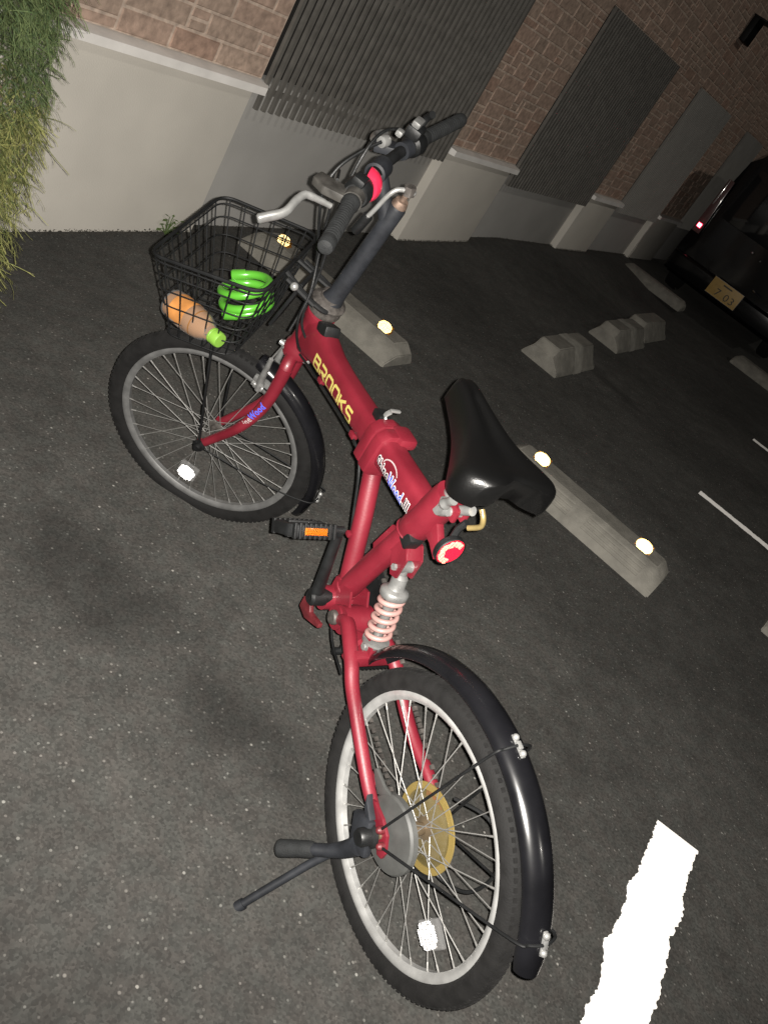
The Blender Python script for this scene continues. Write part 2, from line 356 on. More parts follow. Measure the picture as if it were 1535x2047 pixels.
# painted markings
def ragged(a, b, w0, name, label, jag=.006, z=.004, step=.006, endcut=0.):
    a, b = V((a[0], a[1], 0)), V((b[0], b[1], 0)); d = (b - a); L_ = d.length; d = d / L_; nn = V((-d.y, d.x, 0)); m = MB(); n = int(L_ / step); vs = []
    l1 = l2 = l3 = l4 = 0
    for i in range(n + 1):
        u = i / n * L_; l1 = l1 * .97 + random.gauss(0, jag) * .3; l2 = l2 * .97 + random.gauss(0, jag) * .3; l3 = l3 * .5 + random.gauss(0, jag) * .28; l4 = l4 * .5 + random.gauss(0, jag) * .28; lo = l1 + l3 + 0; ro = l2 + l4
        q = max(0, 1 - u / .12) if endcut else 0
        p = a + d * u
        vs += [p + nn * (w0 / 2 + lo) + d * q * endcut, p - nn * (w0 / 2 + ro) - d * q * endcut]
    m.add([(v.x, v.y, z) for v in vs], [(2 * i, 2 * i + 1, 2 * i + 3, 2 * i + 2) for i in range(n)])
    return tag(m.build(name, PAINT, smooth=False), label, kind='structure')
ragged((1.335, .03), (.20, -.66), .158, 'parking_line', 'thick ragged white painted line beside the rear wheel of the bicycle', jag=.006, endcut=-.012)
ragged((3.855, 2.235), (5.6, -1.0), .085, 'parking_line', 'narrow white painted line on the dark asphalt to the right', jag=.004)
ragged((5.95, 3.38), (7.4, .65), .09, 'parking_line', 'faint white painted line farthest into the dark', jag=.004)

# ------------------------------------------------------------------ building
bld = empty('brick_building', 'long brown brick building with a concrete plinth, pale sills and dark louver bays', 'building', P0, (0, 0, TH))
def stones(s0, s1, z0, z1, name, front=.012, seed=1):
    rnd = random.Random(seed); cw, ch = .060, .051; nx = int(round((s1 - s0) / cw)); nz = int(round((z1 - z0) / ch)); cw = (s1 - s0) / nx; ch = (z1 - z0) / nz
    occ = [[0] * nx for _ in range(nz)]; m = MB()
    def q(vs, fs, c): m.add(vs, fs, c)
    # backing (mortar)
    mort = (.54, .43, .35)
    m.add([(s0, front, z0), (s1, front, z0), (s1, front, z1), (s0, front, z1), (s0, .3, z0), (s1, .3, z0), (s1, .3, z1), (s0, .3, z1)],
          [(0, 1, 2, 3), (1, 5, 6, 2), (4, 0, 3, 7), (3, 2, 6, 7), (0, 4, 5, 1)], mort)
    sizes = [(5, 2), (4, 2), (5, 2), (3, 1), (4, 1), (3, 1), (2, 1), (3, 2), (4, 1), (2, 1), (6, 2)]
    for j in range(nz):
        for i in range(nx):
            if occ[j][i]: continue
            a, b = rnd.choice(sizes)
            while b > 1 and (j + b > nz or any(occ[j + 1][k] for k in range(i, min(nx, i + a)))): b = 1
            a = min(a, nx - i)
            k = 0
            while k < a and not occ[j][i + k]: k += 1
            a = k
            if nx - i - a == 1: a += 1 if not occ[j][nx - 1] else 0
            for jj in range(j, j + b):
                for ii in range(i, min(nx, i + a)): occ[jj][ii] = 1
            g_ = .0065; x0 = s0 + i * cw + g_; x1 = s0 + min(nx, i + a) * cw - g_; y0 = z0 + j * ch + g_; y1 = z0 + (j + b) * ch - g_
            d = rnd.uniform(.003, .006); e = .004; J = lambda s_=.002: rnd.uniform(-s_, s_)
            v = [(x0 + J(), front, y0 + J()), (x1 + J(), front, y0 + J()), (x1 + J(), front, y1 + J()), (x0 + J(), front, y1 + J())]
            t_ = [(x0 + e + J(), front - d + J(.001), y0 + e + J()), (x1 - e + J(), front - d + J(.001), y0 + e + J()), (x1 - e + J(), front - d + J(.001), y1 - e + J()), (x0 + e + J(), front - d + J(.001), y1 - e + J())]
            k = rnd.uniform(.92, 1.06); r_ = rnd.random()
            c = (.42 * k, .30 * k, .235 * k) if r_ < .6 else ((.41 * k, .305 * k, .24 * k) if r_ < .88 else (.41 * k, .275 * k, .21 * k))
            q(v + t_, [(4, 5, 6, 7), (0, 1, 5, 4), (1, 2, 6, 5), (2, 3, 7, 6), (3, 0, 4, 7)], c)
    return m.build(name, STONE, bld, smooth=False)
ZS = .805   # top of the sills
PIERS = [(-4.6, -1.19), (.95, 2.14), (4.2, 5.24), (6.92, 8.18), (9.5, 10.6)]
ZS_ = {0: .812, 1: .792, 2: .772, 3: .765, 4: .765}
for i, (a, b) in enumerate(PIERS):
    zt = ZS_[i]
    stones(a, b, zt + .004, 3.4, 'brick_pier', seed=3 + i)
    m = MB(); a2, b2 = a - (.0 if i else .0), b
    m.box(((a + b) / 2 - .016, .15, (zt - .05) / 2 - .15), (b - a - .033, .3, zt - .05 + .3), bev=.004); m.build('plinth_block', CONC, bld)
    # sill: bevelled nose, mitred returns
    m = MB(); f0, f1, h0, h1 = -.052, .04, zt - .052, zt
    x0, x1 = a - .012, b + .03
    e = .03
    m.add([(x0, f0 + e, h0), (x0 + e, f0, h0), (x1 - e, f0, h0), (x1, f0 + e, h0), (x1, f1, h0), (x0, f1, h0),
           (x0, f0 + e, h1 - .008), (x0 + e, f0, h1 - .014), (x1 - e, f0, h1 - .014), (x1, f0 + e, h1 - .008), (x1, f1, h1), (x0, f1, h1)],
          [(5, 4, 3, 2, 1, 0), (6, 7, 8, 9, 10, 11)] + [(k, (k + 1) % 6, 6 + (k + 1) % 6, 6 + k) for k in range(6)])
    m.build('sill', SILLM, bld, ang=20)
BAYS = [(-1.19, .95, .70, .012), (2.14, 4.2, .655, .008), (5.24, 6.92, .68, .004), (8.18, 9.5, .70, .0)]
for i, (a, b, zb, _) in enumerate(BAYS):
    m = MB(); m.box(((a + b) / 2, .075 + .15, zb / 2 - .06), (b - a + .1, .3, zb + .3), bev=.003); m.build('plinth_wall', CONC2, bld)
    m = MB(); n = int(round((b - a) / .0605)); p = (b - a) / n
    for k in range(n):
        x = a + p * (k + .5)
        m.box((x, -.006, (zb - .03 + 2.10) / 2), (.023 if i < 1 else .034, .020 if i < 1 else .030, 2.10 - zb + .03))
    m.box(((a + b) / 2, .034, zb + .06), (b - a, .012, .03)); m.box(((a + b) / 2, .034, 1.4), (b - a, .012, .03)); m.box(((a + b) / 2, .034, 2.07), (b - a, .012, .03))
    m.build('louver_screen', SLAT if i < 2 else PALEP, bld, smooth=False)
    m = MB(); m.box(((a + b) / 2, .2, (zb + 2.1) / 2 + .1), (b - a + .02, .02, 2.1 - zb + .2)); m.build('louver_backing', VOID, bld, smooth=False)
    stones(a, b, 2.104, 3.4, 'brick_band', front=.014, seed=30 + i)
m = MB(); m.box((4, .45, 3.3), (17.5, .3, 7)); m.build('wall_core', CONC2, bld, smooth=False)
for i, (a, b) in enumerate([(-4.6, 10.6)]):
    stones(-1.2, 10.6, 3.404, 4.6, 'brick_wall', front=.013, seed=77)
# small dark vent hood high on the wall
v = MB(); v.box((5.44, -.03, 2.76), (.26, .07, .24), bev=.01); v.box((5.44, -.075, 2.885), (.30, .16, .018), bev=.004)
v.build('vent_hood', BLKM, bld)

# ------------------------------------------------------------------ litter along the wall foot
m = MB(); rnd = random.Random(5)
for i in range(6000):
    s = rnd.uniform(-2.6, 7); inbay = any(a < s < b for a, b, _, _ in BAYS); f = .06 if inbay else 0
    t = f - abs(rnd.gauss(0, .022)) - .001; z = hgt(s, t) + rnd.random() * .012 * max(0, 1 - (f - t) / .06)
    r_ = rnd.uniform(.002, .007); a = rnd.uniform(0, 6.28); n = V((rnd.uniform(-.6, .6), rnd.uniform(-1, 0), 1)).normalized(); X = n.orthogonal().normalized(); Y = n.cross(X)
    c = WL(s, t, z + .004)
    m.add([c + X * r_ * math.cos(a + q) * rnd.uniform(.6, 1) + Y * r_ * .6 * math.sin(a + q) for q in (0, 1.6, 3.1, 4.7)], [(0, 1, 2, 3)])
tag(m.build('leaf_litter', LITTER, smooth=False), 'dark leaf litter and grit along the foot of the concrete plinth', kind='stuff')
# weed
wd = MB(); c0 = WL(-1.44, -.03, hgt(-1.44, -.03)); rnd = random.Random(9)
for i in range(30):
    a = rnd.uniform(0, 6.28); h = rnd.uniform(.02, .11); rr = rnd.uniform(.01, .06); p = c0 + V((math.cos(a) * rr, math.sin(a) * rr, h)); L_ = rnd.uniform(.02, .04)
    d = V((math.cos(a), math.sin(a), rnd.uniform(-.4, .6))).normalized(); sd_ = d.cross(V((0, 0, 1))).normalized()
    wd.add([p, p + d * L_ * .5 + sd_ * L_ * .35, p + d * L_, p + d * L_ * .5 - sd_ * L_ * .35], [(0, 1, 2, 3)]); wd.tube([c0, (c0 + p) / 2 + V((0, 0, .01)), p], .0015, 4)
tag(wd.build('weed', WEEDM, smooth=False), 'small green weed growing at the foot of the concrete plinth', 'plant')

# ------------------------------------------------------------------ shrub
sb = empty('conifer_shrub', 'feathery yellow-green conifer shrub with drooping threads in front of the brick wall', 'shrub', WL(-3.40, -.50, 0))
base = WL(-3.40, -.50, 0); tr = MB(); fo_ = MB(); rnd = random.Random(21)
tr.tube(smooth_path([(0, 0, -.12), (.02, 0, .4), (-.02, .03, .9), (0, 0, 1.5)]), [.05 - .0016 * i for i in range(19)], 8)
def prof(z):   # crown radius with height
    ks = [(-.15, .44), (.0, .44), (.3, .45), (.6, .47), (.9, .45), (1.2, .44), (1.6, .34), (2.0, .1)]
    for (a, ra), (b, rb) in zip(ks, ks[1:]):
        if a <= z <= b: return ra + (rb - ra) * (z - a) / (b - a)
    return .1
for i in range(90):
    z = rnd.uniform(.1, 1.7); a = rnd.uniform(0, 6.28); r_ = prof(z) * .75
    tr.tube(smooth_path([(0, 0, z - .1), (math.cos(a) * r_ * .5, math.sin(a) * r_ * .5, z + .05), (math.cos(a) * r_, math.sin(a) * r_, z)], 3), [.012, .011, .01, .008, .006, .004, .003], 5)
tr.build('branches', BARK, sb)

clump = [(rnd.uniform(0, 6.28), rnd.uniform(.08, 1.9), rnd.uniform(.55, 1.2), rnd.random()) for _ in range(160)]
for i in range(27000):
    ca, cz, cs, ck = rnd.choice(clump); a = ca + rnd.gauss(0, .22); z = cz + rnd.gauss(0, .07)
    ro = prof(max(-.15, min(2, z))) * (.62 + .38 * math.sqrt(rnd.random())) * (.85 + .16 * cs)
    p = V((math.cos(a) * ro, math.sin(a) * ro, z)); out = V((math.cos(a), math.sin(a), 0))
    L_ = rnd.uniform(.045, .125) * cs; d = (out * rnd.uniform(.1, .8) + V((rnd.gauss(0, .45), rnd.gauss(0, .45), rnd.uniform(-.8, .3)))).normalized()
    w = rnd.uniform(.0011, .0023); pts = [p]; n = 5
    for k in range(n):
        d = (d + V((rnd.gauss(0, .28), rnd.gauss(0, .28), -.16))).normalized(); pts.append(pts[-1] + d * L_ / n)
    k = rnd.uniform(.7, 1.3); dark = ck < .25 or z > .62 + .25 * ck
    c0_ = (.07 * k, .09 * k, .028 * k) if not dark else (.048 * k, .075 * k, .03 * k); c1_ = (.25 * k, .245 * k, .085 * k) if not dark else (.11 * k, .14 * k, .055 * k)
    sd_ = d.cross(V((rnd.gauss(0, 1), rnd.gauss(0, 1), rnd.gauss(0, 1)))).normalized()
    for q in range(n):
        u = q / n; c = tuple(c0_[x] + (c1_[x] - c0_[x]) * u for x in range(3)); w0 = w * (1 - .6 * q / n); w1 = w * (1 - .6 * (q + 1) / n)
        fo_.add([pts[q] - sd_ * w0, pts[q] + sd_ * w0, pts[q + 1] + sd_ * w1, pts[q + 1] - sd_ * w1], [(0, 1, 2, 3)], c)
    for q in range(1, n):     # side twiglets
        if rnd.random() < .8:
            e = (d + V((rnd.gauss(0, .6), rnd.gauss(0, .6), -.3))).normalized() * L_ * .22; pp = pts[q]
            fo_.add([pp - sd_ * w * .5, pp + sd_ * w * .5, pp + e], [(0, 1, 2)], c1_)
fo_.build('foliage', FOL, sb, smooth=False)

# ------------------------------------------------------------------ wheel stops
def stop_mesh(name, L_, m_=STOPM, grooves=True, seed=0, H=.115):
    mb = MB(); Wd = .32; rnd = random.Random(seed)
    # cross-section across y (front at -y), lofted along x with chamfered ends
    def sec(k): return [(-Wd / 2, 0), (-Wd / 2 + .01, .03), (-.055, H * k), (.10, H * k), (Wd / 2 - .01, .03), (Wd / 2, 0)]
    xs = [-L_ / 2, -L_ / 2 + .055, L_ / 2 - .055, L_ / 2]; ks = [.62, 1, 1, .62]
    bm = bmesh.new(); rows = [[bm.verts.new((x, y, z)) for y, z in sec(k)] for x, k in zip(xs, ks)]
    for r0, r1 in zip(rows, rows[1:]):
        for i in range(6): bm.faces.new((r0[i], r0[(i + 1) % 6], r1[(i + 1) % 6], r1[i]))
    bm.faces.new(rows[0][::-1]); bm.faces.new(rows[-1]); bmesh.ops.recalc_face_normals(bm, faces=bm.faces[:])
    bmesh.ops.bevel(bm, geom=bm.edges[:], offset=.006, segments=2, affect='EDGES')
    mb.bm(bm)
    if grooves:   # raised ribs in two groups on the sloping face
        sl_ = V((0, .095, H - .03)).normalized(); nr = V((0, -sl_.z, sl_.y))
        for gx in (-.21, .21):
            for q in range(4):
                c = V((gx * L_ / .95, -Wd / 2 + .012, .031)) + sl_ * (.022 + .024 * q) + nr * .0005
                mb.box(c, (.33 * L_ / .95, .012, .010), ((1, 0, 0), sl_, nr), bev=.002)
    return mb.build(name, m_)
def add_reflectors(body, root, L_, lit=True):
    H = .115
    for x in (-L_ / 2 + .17, L_ / 2 - .17):
        lens = MB(); n = 20
        lens.lathe([(.001, .012), (.025, .012), (.034, .007), (.037, 0)], (x, .022, H), (0, 0, 1), 20)
        l = lens.build('reflector', AMBER, root)
        # tilted prism plate facing the driver
        pr = MB(); Z = V((0, -.86, .5)); Yv = V((0, .5, .86)); retro(pr, (x, -.014, H + .022), (1, 0, 0), Yv, Z, lambda u, v_: (u / .043) ** 2 + (v_ / .031) ** 2 < 1, .0042, .05)
        pr.build('prism', RETROY, l, smooth=False)
        hs = MB(); hs.prism([(-.047, -.004), (.047, -.004), (.042, .057), (-.042, .057)], -.008, .001, V((x, -.026, H - .006)) - Z * .006, (1, 0, 0), Yv, Z); hs.build('housing', AMBER, l)
def wheel_stop(label, s, t, ang, L_, refl, z=0., group='concrete wheel stops', grooves=True, seed=0, H=.115):
    r_ = empty('wheel_stop', label, 'wheel stop', WL(s, t, hgt(s, t) + z), (0, 0, TH + ang), group)
    b = stop_mesh('block', L_, grooves=grooves, seed=seed, H=H); b.parent = r_
    if refl: add_reflectors(b, r_, L_)
    return r_
# local +x runs along -t (towards the lane); front face looks to -s
A90 = -math.pi / 2
wheel_stop('ribbed concrete wheel stop with two glowing amber reflectors just right of the saddle', -.86, -2.555, A90, .99, True)
wheel_stop('concrete wheel stop with two amber reflectors seen behind the handlebar stem', -.86, -.72, A90, 1.14, True, grooves=False)
wheel_stop('concrete wheel stop cut by the right edge of the picture', -.19, -4.05, A90, .95, False)
def band_stop(label, s, t, ang, L_):
    r_ = wheel_stop(label, s, t, ang, L_, False, grooves=False, H=.165)
    m = MB(); H = .165
    for x in (.03,):
        m.prism([(-.162, 0), (-.152, .032), (-.056, H + .003), (.101, H + .003), (.152, .032), (.162, 0)], x - .085, x + .085, (0, 0, .0), (0, 1, 0), (0, 0, 1), (1, 0, 0), bev=.004)
    m.build('dark_band', mat('dark_block_band', (.12, .115, .10), .9, noise=(14, .25), bump=.4), r_)  # darker colour for the band round the block
    return r_
band_stop('single banded concrete block standing in front of the louvers', 1.27, -1.47, 0, .86)
band_stop('banded concrete block, nearer of two set end to end', 3.05, -1.36, 0, .9)
wheel_stop('dim concrete block, farther of two set end to end', 4.1, -1.3, 0, .85, False, grooves=False, H=.165)
wheel_stop('long dim wheel stop lying behind the black car', 6.45, -.62, A90, .92, False, grooves=False)
wheel_stop('barely lit wheel stop lying below the yellow number plate', 6.1, -2.45, A90, .95, False, grooves=False)

# ------------------------------------------------------------------ car
car = empty('parked_car', 'black boxy car seen from behind with a lit red lamp and yellow plate', 'car', WL(7.0, -1.30, .02), (0, 0, TH))
# local x forward (away), y across (+ towards wall), z up
bd = MB(); st = [(-.02, .42, .62, .84), (.0, .30, 1.02, .87), (.03, .26, 1.9, .86), (.25, .24, 2.02, .84), (1.5, .24, 2.05, .84), (2.7, .24, 1.98, .82), (3.25, .26, 1.25, .84), (3.95, .28, 1.05, .82), (4.05, .4, .7, .78)]
def csec(z0, z1, hw):
    out = []; n = 9
    pts = [(-hw * .93, z0), (-hw, z0 + .12), (-hw, z0 + (z1 - z0) * .45), (-hw * .90, z1 - .10), (-hw * .80, z1), (hw * .80, z1), (hw * .90, z1 - .10), (hw, z0 + (z1 - z0) * .45), (hw, z0 + .12), (hw * .93, z0)]
    return pts
bd.sweep([(x, 0, 0) for x, *_ in st], [csec(a, b, c) for _, a, b, c in st], [((0, 1, 0), (0, 0, 1))] * len(st)); bd.build('body', CARB, car, ang=30)
m = MB(); m.prism([(-.64, 1.12), (.64, 1.12), (.60, 1.80), (-.60, 1.80)], 0, .02, (-.012, 0, 0), (0, 1, 0), (0, 0, 1), (-1, 0, 0), bev=.006); m.build('rear_window', CARG, car)
m = MB(); m.box((-.06, 0, .42), (.16, 1.70, .26), bev=.04, seg=3); m.build('bumper', CARB, car)
for sgn in (1, -1):
    m = MB(); y = .795 * sgn; m.prism([(-.055, .82), (.055, .82), (.05, 1.52), (-.03, 1.52)], 0, .03, (-.02, y, 0), (0, sgn, 0), (0, 0, 1), (-1, 0, 0), bev=.008); l = m.build('tail_lamp', LAMPD, car)
    m = MB(); m.box((-.052, y + .03 * sgn, 1.36), (.006, .014, .34), bev=.002); m.build('chrome_strip', CHROME, l)
    m = MB(); m.box((-.054, y, .911), (.012, .062, .062), bev=.003); m.build('lit_lens', LAMPR if sgn > 0 else REDLENS, l)
    if sgn > 0: m = MB(); m.box((-.062, y, .911), (.008, .046, .046), bev=.002); m.build('lit_lens', LAMPC, l)
    for x in (.75, 3.25):
        m = MB(); m.lathe([(.001, -.02), (.2, -.02), (.21, 0), (.3, 0), (.33, .03), (.33, .14), (.3, .17)], (x, .85 * sgn, .33), (0, -sgn, 0), 28); m.build('wheel', TYRE, car)
    m = MB(); m.prism([(.35, 1.15), (2.75, 1.15), (2.45, 1.8), (.38, 1.8)], 0, .012, (0, .838 * sgn, 0), (1, 0, 0), (0, 0, 1), (0, sgn, 0)); m.build('side_window', CARG, car)
pl_ = MB(); pl_.box((-.16, -.003, .455), (.012, .435, .215), bev=.003); plo = pl_.build('number_plate', PLATEY, car)
pf = MB()
for y0, z0, y1, z1 in ((-.218, .347, .218, .350), (-.218, .560, .218, .563)): pf.box((-.168, (y0 + y1) / 2, (z0 + z1) / 2), (.006, y1 - y0, .004))
pf.box((-.168, -.219, .455), (.006, .005, .215)); pf.build('plate_frame', CHROME, plo)
vs, fs = text_tris('7 03', .125); tm = MB(); xs_ = [a for a, b in vs]; x0 = (min(xs_) + max(xs_)) / 2
tm.add([(-.1675, -(a - x0) * 1.15 - .03, .375 + b) for a, b in vs], fs)
tm.box((-.1675, 0, .525), (.001, .13, .018))
tm.build('plate_lettering', PLATEG, plo, smooth=False)
m = MB(); m.tube([(-.05, -.24, .66), (-.06, -.3, .655), (-.05, -.36, .65)], .012, 8); m.build('hatch_handle', CHROME, car)
m = MB(); m.ball((-.02, .06, 1.0), .016); m.build('emblem', CHROME, car)
m = MB(); m.ball((-.02, -.08, .97), .012); m.build('lock_cylinder', CHROME, car)

# ================================================================== BICYCLE
LEAN = .10182
bike = empty('bicycle', 'red folding bicycle with rear shock spring, front basket and lettered frame, leaning on its kickstand', 'bicycle', (0, 0, 0), (0, -LEAN, 0))
def rx(v): return V(v)
# steering frame
H0 = V((0, 1.194, .733)); SR = V((.649, .732, .205)).normalized(); SK = V((0, -.2696, .9630)); SF = SK.cross(SR).normalized(); SK = SR.cross(SF)
XF = M((SR, SF, SK)).transposed().to_4x4(); XF.translation = H0
BI = M.Rotation(-LEAN, 4, 'Y')
def steer_world(p): return BI @ (XF @ V(p))

# ---- frame
fm = MB()
hx = V((0, 1.19, .728)); hd = V((0, -.27, .963))
def hpt(h): return hx + hd * h
fm.lathe([(.026, -.004), (.040, 0), (.040, .02), (.035, .03), (.035, .12), (.040, .13), (.040, .148), (.03, .152)], hx, hd, 28)
YZ = ((-1, 0, 0), (0, 0, 1))
mt = [(1.185, .80, .030, .064), (1.12, .808, .031, .056), (1.06, .812, .031, .046), (1.0, .807, .031, .0385), (.93, .806, .031, .0365), (.85, .808, .031, .0365), (.76, .811, .031, .0365), (.70, .812, .031, .036)]
fm.sweep([(0, y, z) for y, z, a, b in mt], [superell(a, b, 3.4) for y, z, a, b in mt], [YZ] * len(mt))
# hinge clamp collar, two flanges
for y0, y1, ex in ((.682, .714, 0), (.644, .678, .004)):
    poly = [(-.048 - ex, .752), (-.03, .742), (.03, .742), (.046, .762), (.050 + ex, .80), (.046, .866), (.02, .878), (-.02, .874), (-.040, .856), (-.045, .83)]
    fm.prism([(x * .88, .806 + (z - .806) * .84) for x, z in poly], y0, y1, (0, 0, 0), (1, 0, 0), (0, 0, 1), (0, 1, 0), bev=.005)
fm.box((.026, .66, .855), (.046, .060, .028), bev=.010)
mt2 = [(.66, .815, .031, .037), (.60, .819, .031, .035), (.52, .822, .031, .034), (.43, .824, .030, .033)]
fm.sweep([(0, y, z) for y, z, a, b in mt2], [superell(a, b, 3.4) for y, z, a, b in mt2], [YZ] * len(mt2))
# seat tube, strut, bottom bracket
fm.tube([(0, .556, .445), (0, .51, .60), (0, .463, .745)], .028, 20)
fm.tube([(0, .462, .748), (0, .458, .76), (0, .448, .79), (0, .416, .893), (0, .413, .905)], [.028, .035, .0365, .0365, .034], 24)
fm.tube([(0, .673, .758), (0, .62, .65), (0, .553, .49), (0, .55, .47)], .0225, 18)
fm.lathe([(.02, -.05), (.030, -.05), (.030, .05), (.02, .05)], (0, .555, .443), (1, 0, 0), 24)
fm.lathe([(.02, -.042), (.030, -.042), (.030, .042), (.02, .042)], (0, .487, .448), (1, 0, 0), 24)
for x in (-.024, .024):
    fm.prism([(.57, .425), (.57, .50), (.50, .52), (.462, .47), (.465, .425)], -.003, .003, (x, 0, 0), (0, 1, 0), (0, 0, 1), (1, 0, 0))
# shock mounting ears
for x in (-.020, .020):
    fm.prism([(.495, .74), (.425, .745), (.402, .72), (.403, .668), (.425, .660), (.458, .70), (.505, .645), (.52, .66)], -.003, .003, (x, 0, 0), (0, 1, 0), (0, 0, 1), (1, 0, 0))
fm.prism([(.425, .745), (.402, .722), (.46, .712), (.48, .735)], -.021, .021, (0, 0, 0), (0, 1, 0), (0, 0, 1), (1, 0, 0), bev=.003)
# cable stops under the tube, reflector tab behind the seat tube
fm.box((-.02, .99, .768), (.016, .022, .012), bev=.003); fm.box((-.02, .77, .770), (.016, .022, .014), bev=.003); fm.box((-.03, .60, .61), (.012, .016, .012), bev=.003)
fm.prism([(.425, .835), (.395, .838), (.345, .797), (.352, .778), (.388, .792), (.43, .795)], -.009, .009, (0, 0, 0), (0, 1, 0), (0, 0, 1), (1, 0, 0), bev=.002)
# seat clamp ears
fm.box((-.012, .377, .893), (.012, .042, .034), bev=.004); fm.box((.014, .377, .893), (.012, .042, .034), bev=.004)
def weld(c, ax_, r_, t_=.0032):
    fm.lathe([(r_ + t_ * math.cos(k * math.pi / 4), t_ * math.sin(k * math.pi / 4)) for k in range(8)], c, ax_, 24, closed=True)
sdv = V((0, .122, .27)).normalized()
weld(V((0, .668, .748)), sdv, .0235); weld(V((0, .559, .503)), sdv, .0235); weld(V((0, .545, .490)), V((0, -.28, .96)), .0285); weld(V((0, .459, .757)), V((0, -.2, .98)), .0335)
frame = fm.build('frame', RED, bike)
# frame slot plugs
m = MB(); m.box((-.004, 1.083, .862), (.046, .052, .030), ((1, 0, 0), (0, .97, -.25), (0, .25, .97)), bev=.008); m.build('latch_cover', BLK, frame)
m = MB(); m.box((-.012, .433, .757), (.036, .034, .036), ((1, 0, 0), (0, .95, .3), (0, -.3, .95)), bev=.006); m.build('clamp_block', BLK, frame)
m = MB(); m.lathe([(.001, -.011), (.016, -.011), (.018, -.006), (.018, 0)], (-.042, .487, .448), (1, 0, 0), 20); m.build('pivot_bolt', DULL, frame)
m = MB(); m.tube(smooth_path([(.0, .712, .85), (.0, .722, .868), (.006, .716, .884)], 4), .0075, 8, sx=.5); m.box((.012, .712, .889), (.026, .008, .006), bev=.0015); m.build('hinge_latch', STEEL, frame)
m = MB(); m.box((0, .735, .856), (.03, .035, .02), bev=.004); m.build('latch_block', BLK, frame)

# lettering on the frame
def side_x(v, a, b, e): return -a * (max(0, 1 - abs(v / b) ** e)) ** (1 / e)
LET = {
 'B': [[(0, 0), (0, 1), (.72, 1), (.82, .9), (.82, .62), (.72, .52), (.12, .52)], [(.72, .52), (.86, .40), (.86, .12), (.74, 0), (0, 0), (0, .52)]],
 'R': [[(0, 0), (0, .48)], [(0, 1), (.70, 1), (.84, .88), (.84, .56), (.70, .45), (.18, .45)], [(.42, .45), (.88, 0)]],
 'O': [[(.16, 0), (.02, .16), (.02, .84), (.16, 1), (.74, 1), (.88, .84), (.88, .16), (.74, 0), (.16, 0)]],
 'K': [[(0, 0), (0, 1)], [(.84, 1), (.10, .48)], [(.30, .60), (.86, 0)]],
 'S': [[(.84, 1), (.14, 1), (.02, .88), (.02, .64), (.14, .52), (.72, .52), (.84, .40), (.84, .12), (.72, 0), (.02, 0)]]}
m = MB(); LY0, LH, LP = 1.041, .0305, .0430
for i, ch in enumerate('BROOKS'):
    for st_ in LET[ch]:
        dense = []
        for (ax_, ay), (bx2, by2) in zip(st_, st_[1:]):
            for q in range(3): dense.append((ax_ + (bx2 - ax_) * q / 3, ay + (by2 - ay) * q / 3))
        dense.append(st_[-1])
        vs, fs = stroke_ribbon([(u * LP * .86, v_ * LH) for u, v_ in dense], .0076)
        out = []
        for u, v_ in vs:
            y = LY0 - i * LP - u; zz = .7795 + v_ + (.004 * (LY0 - y) / .25); zc = .806 + (.812 - .806) * (1.0 - y) / .3
            out.append((side_x(zz - zc, .031, .0365, 3.4) - .0008, y, zz))
        m.add(out, fs)
m.build('lettering', YEL, frame, smooth=False)
def tube_text(parts, y0, size, sx, off, eps, name, mt_, sub=2):
    m = MB(); u0 = 0
    for body, use in parts:
        vs, fs = text_tris(body, size, .0, sx, off, sub, 1.0)
        if use:
            out = []
            for u, v_ in vs:
                y = y0 - u0 - u; zz = .7885 + v_ + (.004 if 0 else 0); zc = .8205
                out.append((side_x(zz - zc, .031, .0345, 3.4) - eps, y, zz))
            m.add(out, fs)
        w_ = max(a for a, b in text_tris(body, size, 0, sx, 0, 0)[0]); u0 += w_ + size * .06
    return m.build(name, mt_, frame, smooth=False)
SW = dict(y0=.636, size=.046, sx=.55)
tube_text([('Shine', 1), ('Wood', 1), ('-III', 1)], SW['y0'], SW['size'], SW['sx'], .0030, .0007, 'lettering_outline', WHT)
tube_text([('Shine', 1), ('Wood', 0), ('-III', 0)], SW['y0'], SW['size'], SW['sx'], .0011, .0013, 'lettering', INK)
tube_text([('Shine', 0), ('Wood', 0), ('-III', 1)], SW['y0'], SW['size'], SW['sx'], .0011, .0013, 'lettering', INK)
tube_text([('Shine', 0), ('Wood', 1), ('-III', 0)], SW['y0'], SW['size'], SW['sx'], .0011, .0013, 'lettering', BLUE)
m = MB(); vs, fs = stroke_ribbon([(.578 - .034 * math.cos(math.pi * q / 14) * -1, .818 + .022 * math.sin(math.pi * q / 14)) for q in range(13)], .0032)
m.add([(side_x(z - .8205, .031, .0345, 3.4) - .0008, y, z) for y, z in vs], fs); m.build('swoosh', SWO, frame, smooth=False)

# ---- swing arm (rear stays)
sw = MB()
lp = smooth_path([(-.030, .470, .458), (-.036, .445, .474), (-.050, .387, .466), (-.060, .341, .454), (-.066, .302, .434), (-.070, .249, .414), (-.072, .181, .385), (-.072, .106, .352), (-.072, .06, .34)], 5)
sw.tube(lp, [.0165 - .004 * i / (len(lp) - 1) for i in range(len(lp))], 16, sx=1.15)
rp = smooth_path([(.030, .470, .458), (.045, .40, .47), (.058, .33, .45), (.066, .25, .405), (.068, .18, .383), (.068, .10, .378), (.068, .05, .37)], 5)
sw.tube(rp, [.0165 - .004 * i / (len(rp) - 1) for i in range(len(rp))], 16, sx=1.15)
sw.lathe([(.018, -.038), (.034, -.038), (.034, .038), (.018, .038)], (0, .470, .458), (1, 0, 0), 24)
